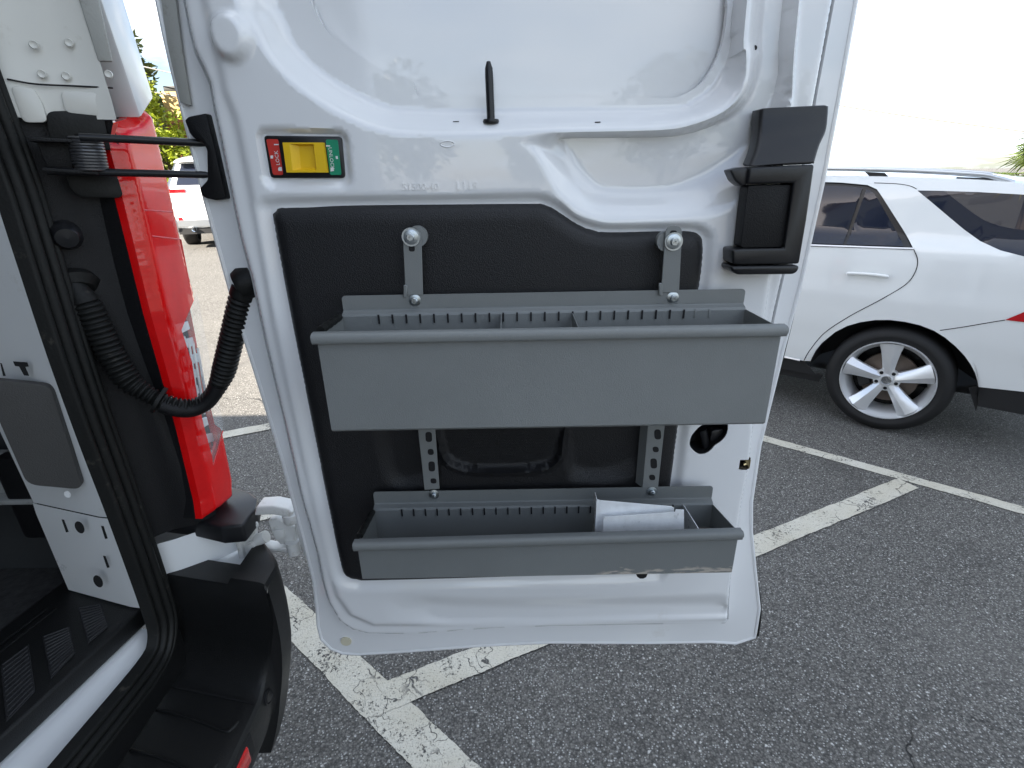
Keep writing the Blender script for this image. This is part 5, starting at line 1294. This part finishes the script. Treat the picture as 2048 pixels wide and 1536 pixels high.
# brick building past the shrubs
BB = thing('brick_building', (*pos(470, 21), .45), 'brick building with a tan panelled corner beyond the shrubs', 'building')
q0 = at(347, 300, 1, 20.5); xw = q0[0]
M_BRICK = mat('brick_wall', (.30, .10, .055), .8, var=.25, vscale=9, bump=.5, bscale=40); M_TAN = mat('tan_render', (.42, .29, .13), .8, var=.1, vscale=3)
zc = at(347, 183, 1, 20.5)[2]; zb_ = at(347, 232, 1, 20.5)[2]
mk('wall', join(box((xw+3.4, 24.5, 1.6), (6.0, 6.0, 3.0), .02)), M_BRICK, BB)
mk('corner_pier', box((xw+.42, 20.8, (zb_+.4)/2), (.84, .7, zb_-.4), .02), M_BRICK, BB)
mk('pier_panel', box((xw+.42, 20.8, (zb_+zc)/2), (.80, .66, zc-zb_), .03), M_TAN, BB)
mk('pier_cap', box((xw+.42, 20.8, zc+.09), (.62, .5, .18), .02), M_MATTB, BB)
mk('roof', prism([(xw-.2, 21.3, 3.1), (xw-.2, 27.7, 3.1), (xw-.2, 24.5, 4.3)], (7.2, 0, 0)), mat('roof_shingle', (.09, .06, .05), .8, var=.3, vscale=30), BB)
mk('awning', box((xw-.1, 20.2, at(350, 264, 1, 20.2)[2]), (1.3, .8, .07), .01), mat('awning_brown', (.10, .05, .035), .7), BB)
mk('window', box((xw+2.2, 21.48, 1.7), (1.4, .06, 1.2), .01), M_GLASS, BB)
# unseen tall block, added off to the left to keep this end of the lot in shade
HB = 15.5
OB = thing('shade_block', (-8.2, -11.5, 0), 'unseen tall pale block added to shade this end of the lot', 'building')
mk('wall', box((-8.2, -11.5, HB/2), (7.6, 10.1, HB), .03), mat('pale_render', (.48, .45, .40), .8, var=.08, vscale=1), OB)
mk('roof', box((-8.2, -11.5, HB+.15), (7.9, 10.4, .3), .04), M_TAN, OB)
for i in range(4):
    for j in range(5):
        mk('window', box((-11.1+i*1.9, -6.44, 2.0+j*2.9), (1.1, .06, 1.5), .01), M_GLASS, OB)
        if i < 4: mk('window', box((-4.39, -15.2+i*2.5, 2.0+j*2.9), (.06, 1.2, 1.5), .01), M_GLASS, OB)
# palm past the white car
PB = np.array([*at(2075, 380, 1, 9.0)[:2], 0.]); PB[2] = float(gz(PB[0], PB[1]))
PT = thing('palm_tree', PB, 'fan palm with drooping fronds behind the parked car with roof rails', 'tree')
ztop_ = at(2075, 352, 1, 9.0)[2]; hp_ = ztop_-PB[2]
mk('trunk', tube(np.array([PB, PB+np.array([.03, 0, hp_*.5]), PB+np.array([0, 0, hp_])]), np.array([.17, .14, .13]), 14), M_BARK, PT, org=PB)
M_FROND = leafmat('palm_frond', (.075, .115, .025)); M_FRONDY = leafmat('yellowing_frond', (.26, .22, .05))
rng = np.random.default_rng(4); topc = PB+np.array([0, 0, hp_])
for k in range(22):
    a = k*2.399+.3; el = rng.uniform(-.5, 1.2); dirn = np.array([math.cos(a)*math.cos(el), math.sin(a)*math.cos(el), math.sin(el)])
    L_ = rng.uniform(.30, .5); hub = topc+dirn*L_; side = np.cross(dirn, [0, 0, 1.]); side /= np.linalg.norm(side); upv = np.cross(side, dirn)
    parts = [tube(np.array([topc, topc+dirn*L_*.5+np.array([0, 0, .04]), hub]), np.array([.018, .012, .008]), 6)]
    V = []; Fq = []
    for j in range(26):
        th = R_(-125+250*j/25); d2 = dirn*math.cos(th)+side*math.sin(th); ln = rng.uniform(.36, .5)*(1-.15*abs(th)/2)
        wv = np.cross(d2, upv)*.014; mid = hub+d2*ln*.6+upv*.03; tip = hub+d2*ln+np.array([0, 0, -.10*rng.uniform(.4, 1.6)])
        b_ = len(V); V += [hub-wv*.3, hub+wv*.3, mid+wv, mid-wv, tip]; Fq += [(b_, b_+1, b_+2, b_+3), (b_+3, b_+2, b_+4)]
    mk('frond', join(*parts, (np.array(V), Fq)), M_FRONDY if el < -.2 else M_FROND, PT, smooth=0)
# overhead wires and their poles
M_WIRE = mat('weathered_wire', (.22, .21, .20), .6); M_POLE = mat('pole_wood', (.16, .12, .09), .9, var=.3, vscale=6)
def pole(xy, h, label):
    z = float(gz(*xy)); T = thing('utility_pole', (*xy, z), label, 'pole', None)
    mk('post', tube(np.array([(xy[0], xy[1], z), (xy[0], xy[1], z+h)]), np.array([.15, .10]), 12), M_POLE, T); mk('crossarm', box((xy[0], xy[1], z+h-.4), (.12, 2.2, .12), .01), M_POLE, T); return T
pole((-26, 19), 9.5, 'wooden utility pole hidden behind the van'); pole((9, 20.5), 9.0, 'wooden utility pole hidden behind the van door')
pole((26, 15), 8.0, 'wooden utility pole behind the palm')
def wire(a, b, sag, r, label, grp=None):
    t = np.linspace(0, 1, 40); P = np.outer(1-t, a)+np.outer(t, b); P[:, 2] -= sag*4*t*(1-t)
    mk('overhead_wire', tube(P, r, 5), M_WIRE, label=label, cat='wire', group=grp)
def through(p, q, Y):
    """wire line through two sighted points at depth Y"""
    a = at(*p, 1, Y); b = at(*q, 1, Y); return a, (b-a)/(b[0]-a[0])
for (p, q, lab) in (((290, 134), (350, 148), 'upper overhead wire crossing in front of the pine'), ((305, 184), (380, 198), 'lower overhead wire crossing the shrub tops')):
    a, d = through(p, q, 20); wire(a+d*(-26-a[0]), a+d*(9-a[0]), .0, .02, lab)
a = at(1500, 180, 1, 16); b = at(2250, 318, 1, 15); wire(a, b+np.array([6, -.3, -.1]), .25, .018, 'thin overhead wire above the parked car with roof rails')
print('done building', len(bpy.data.objects))
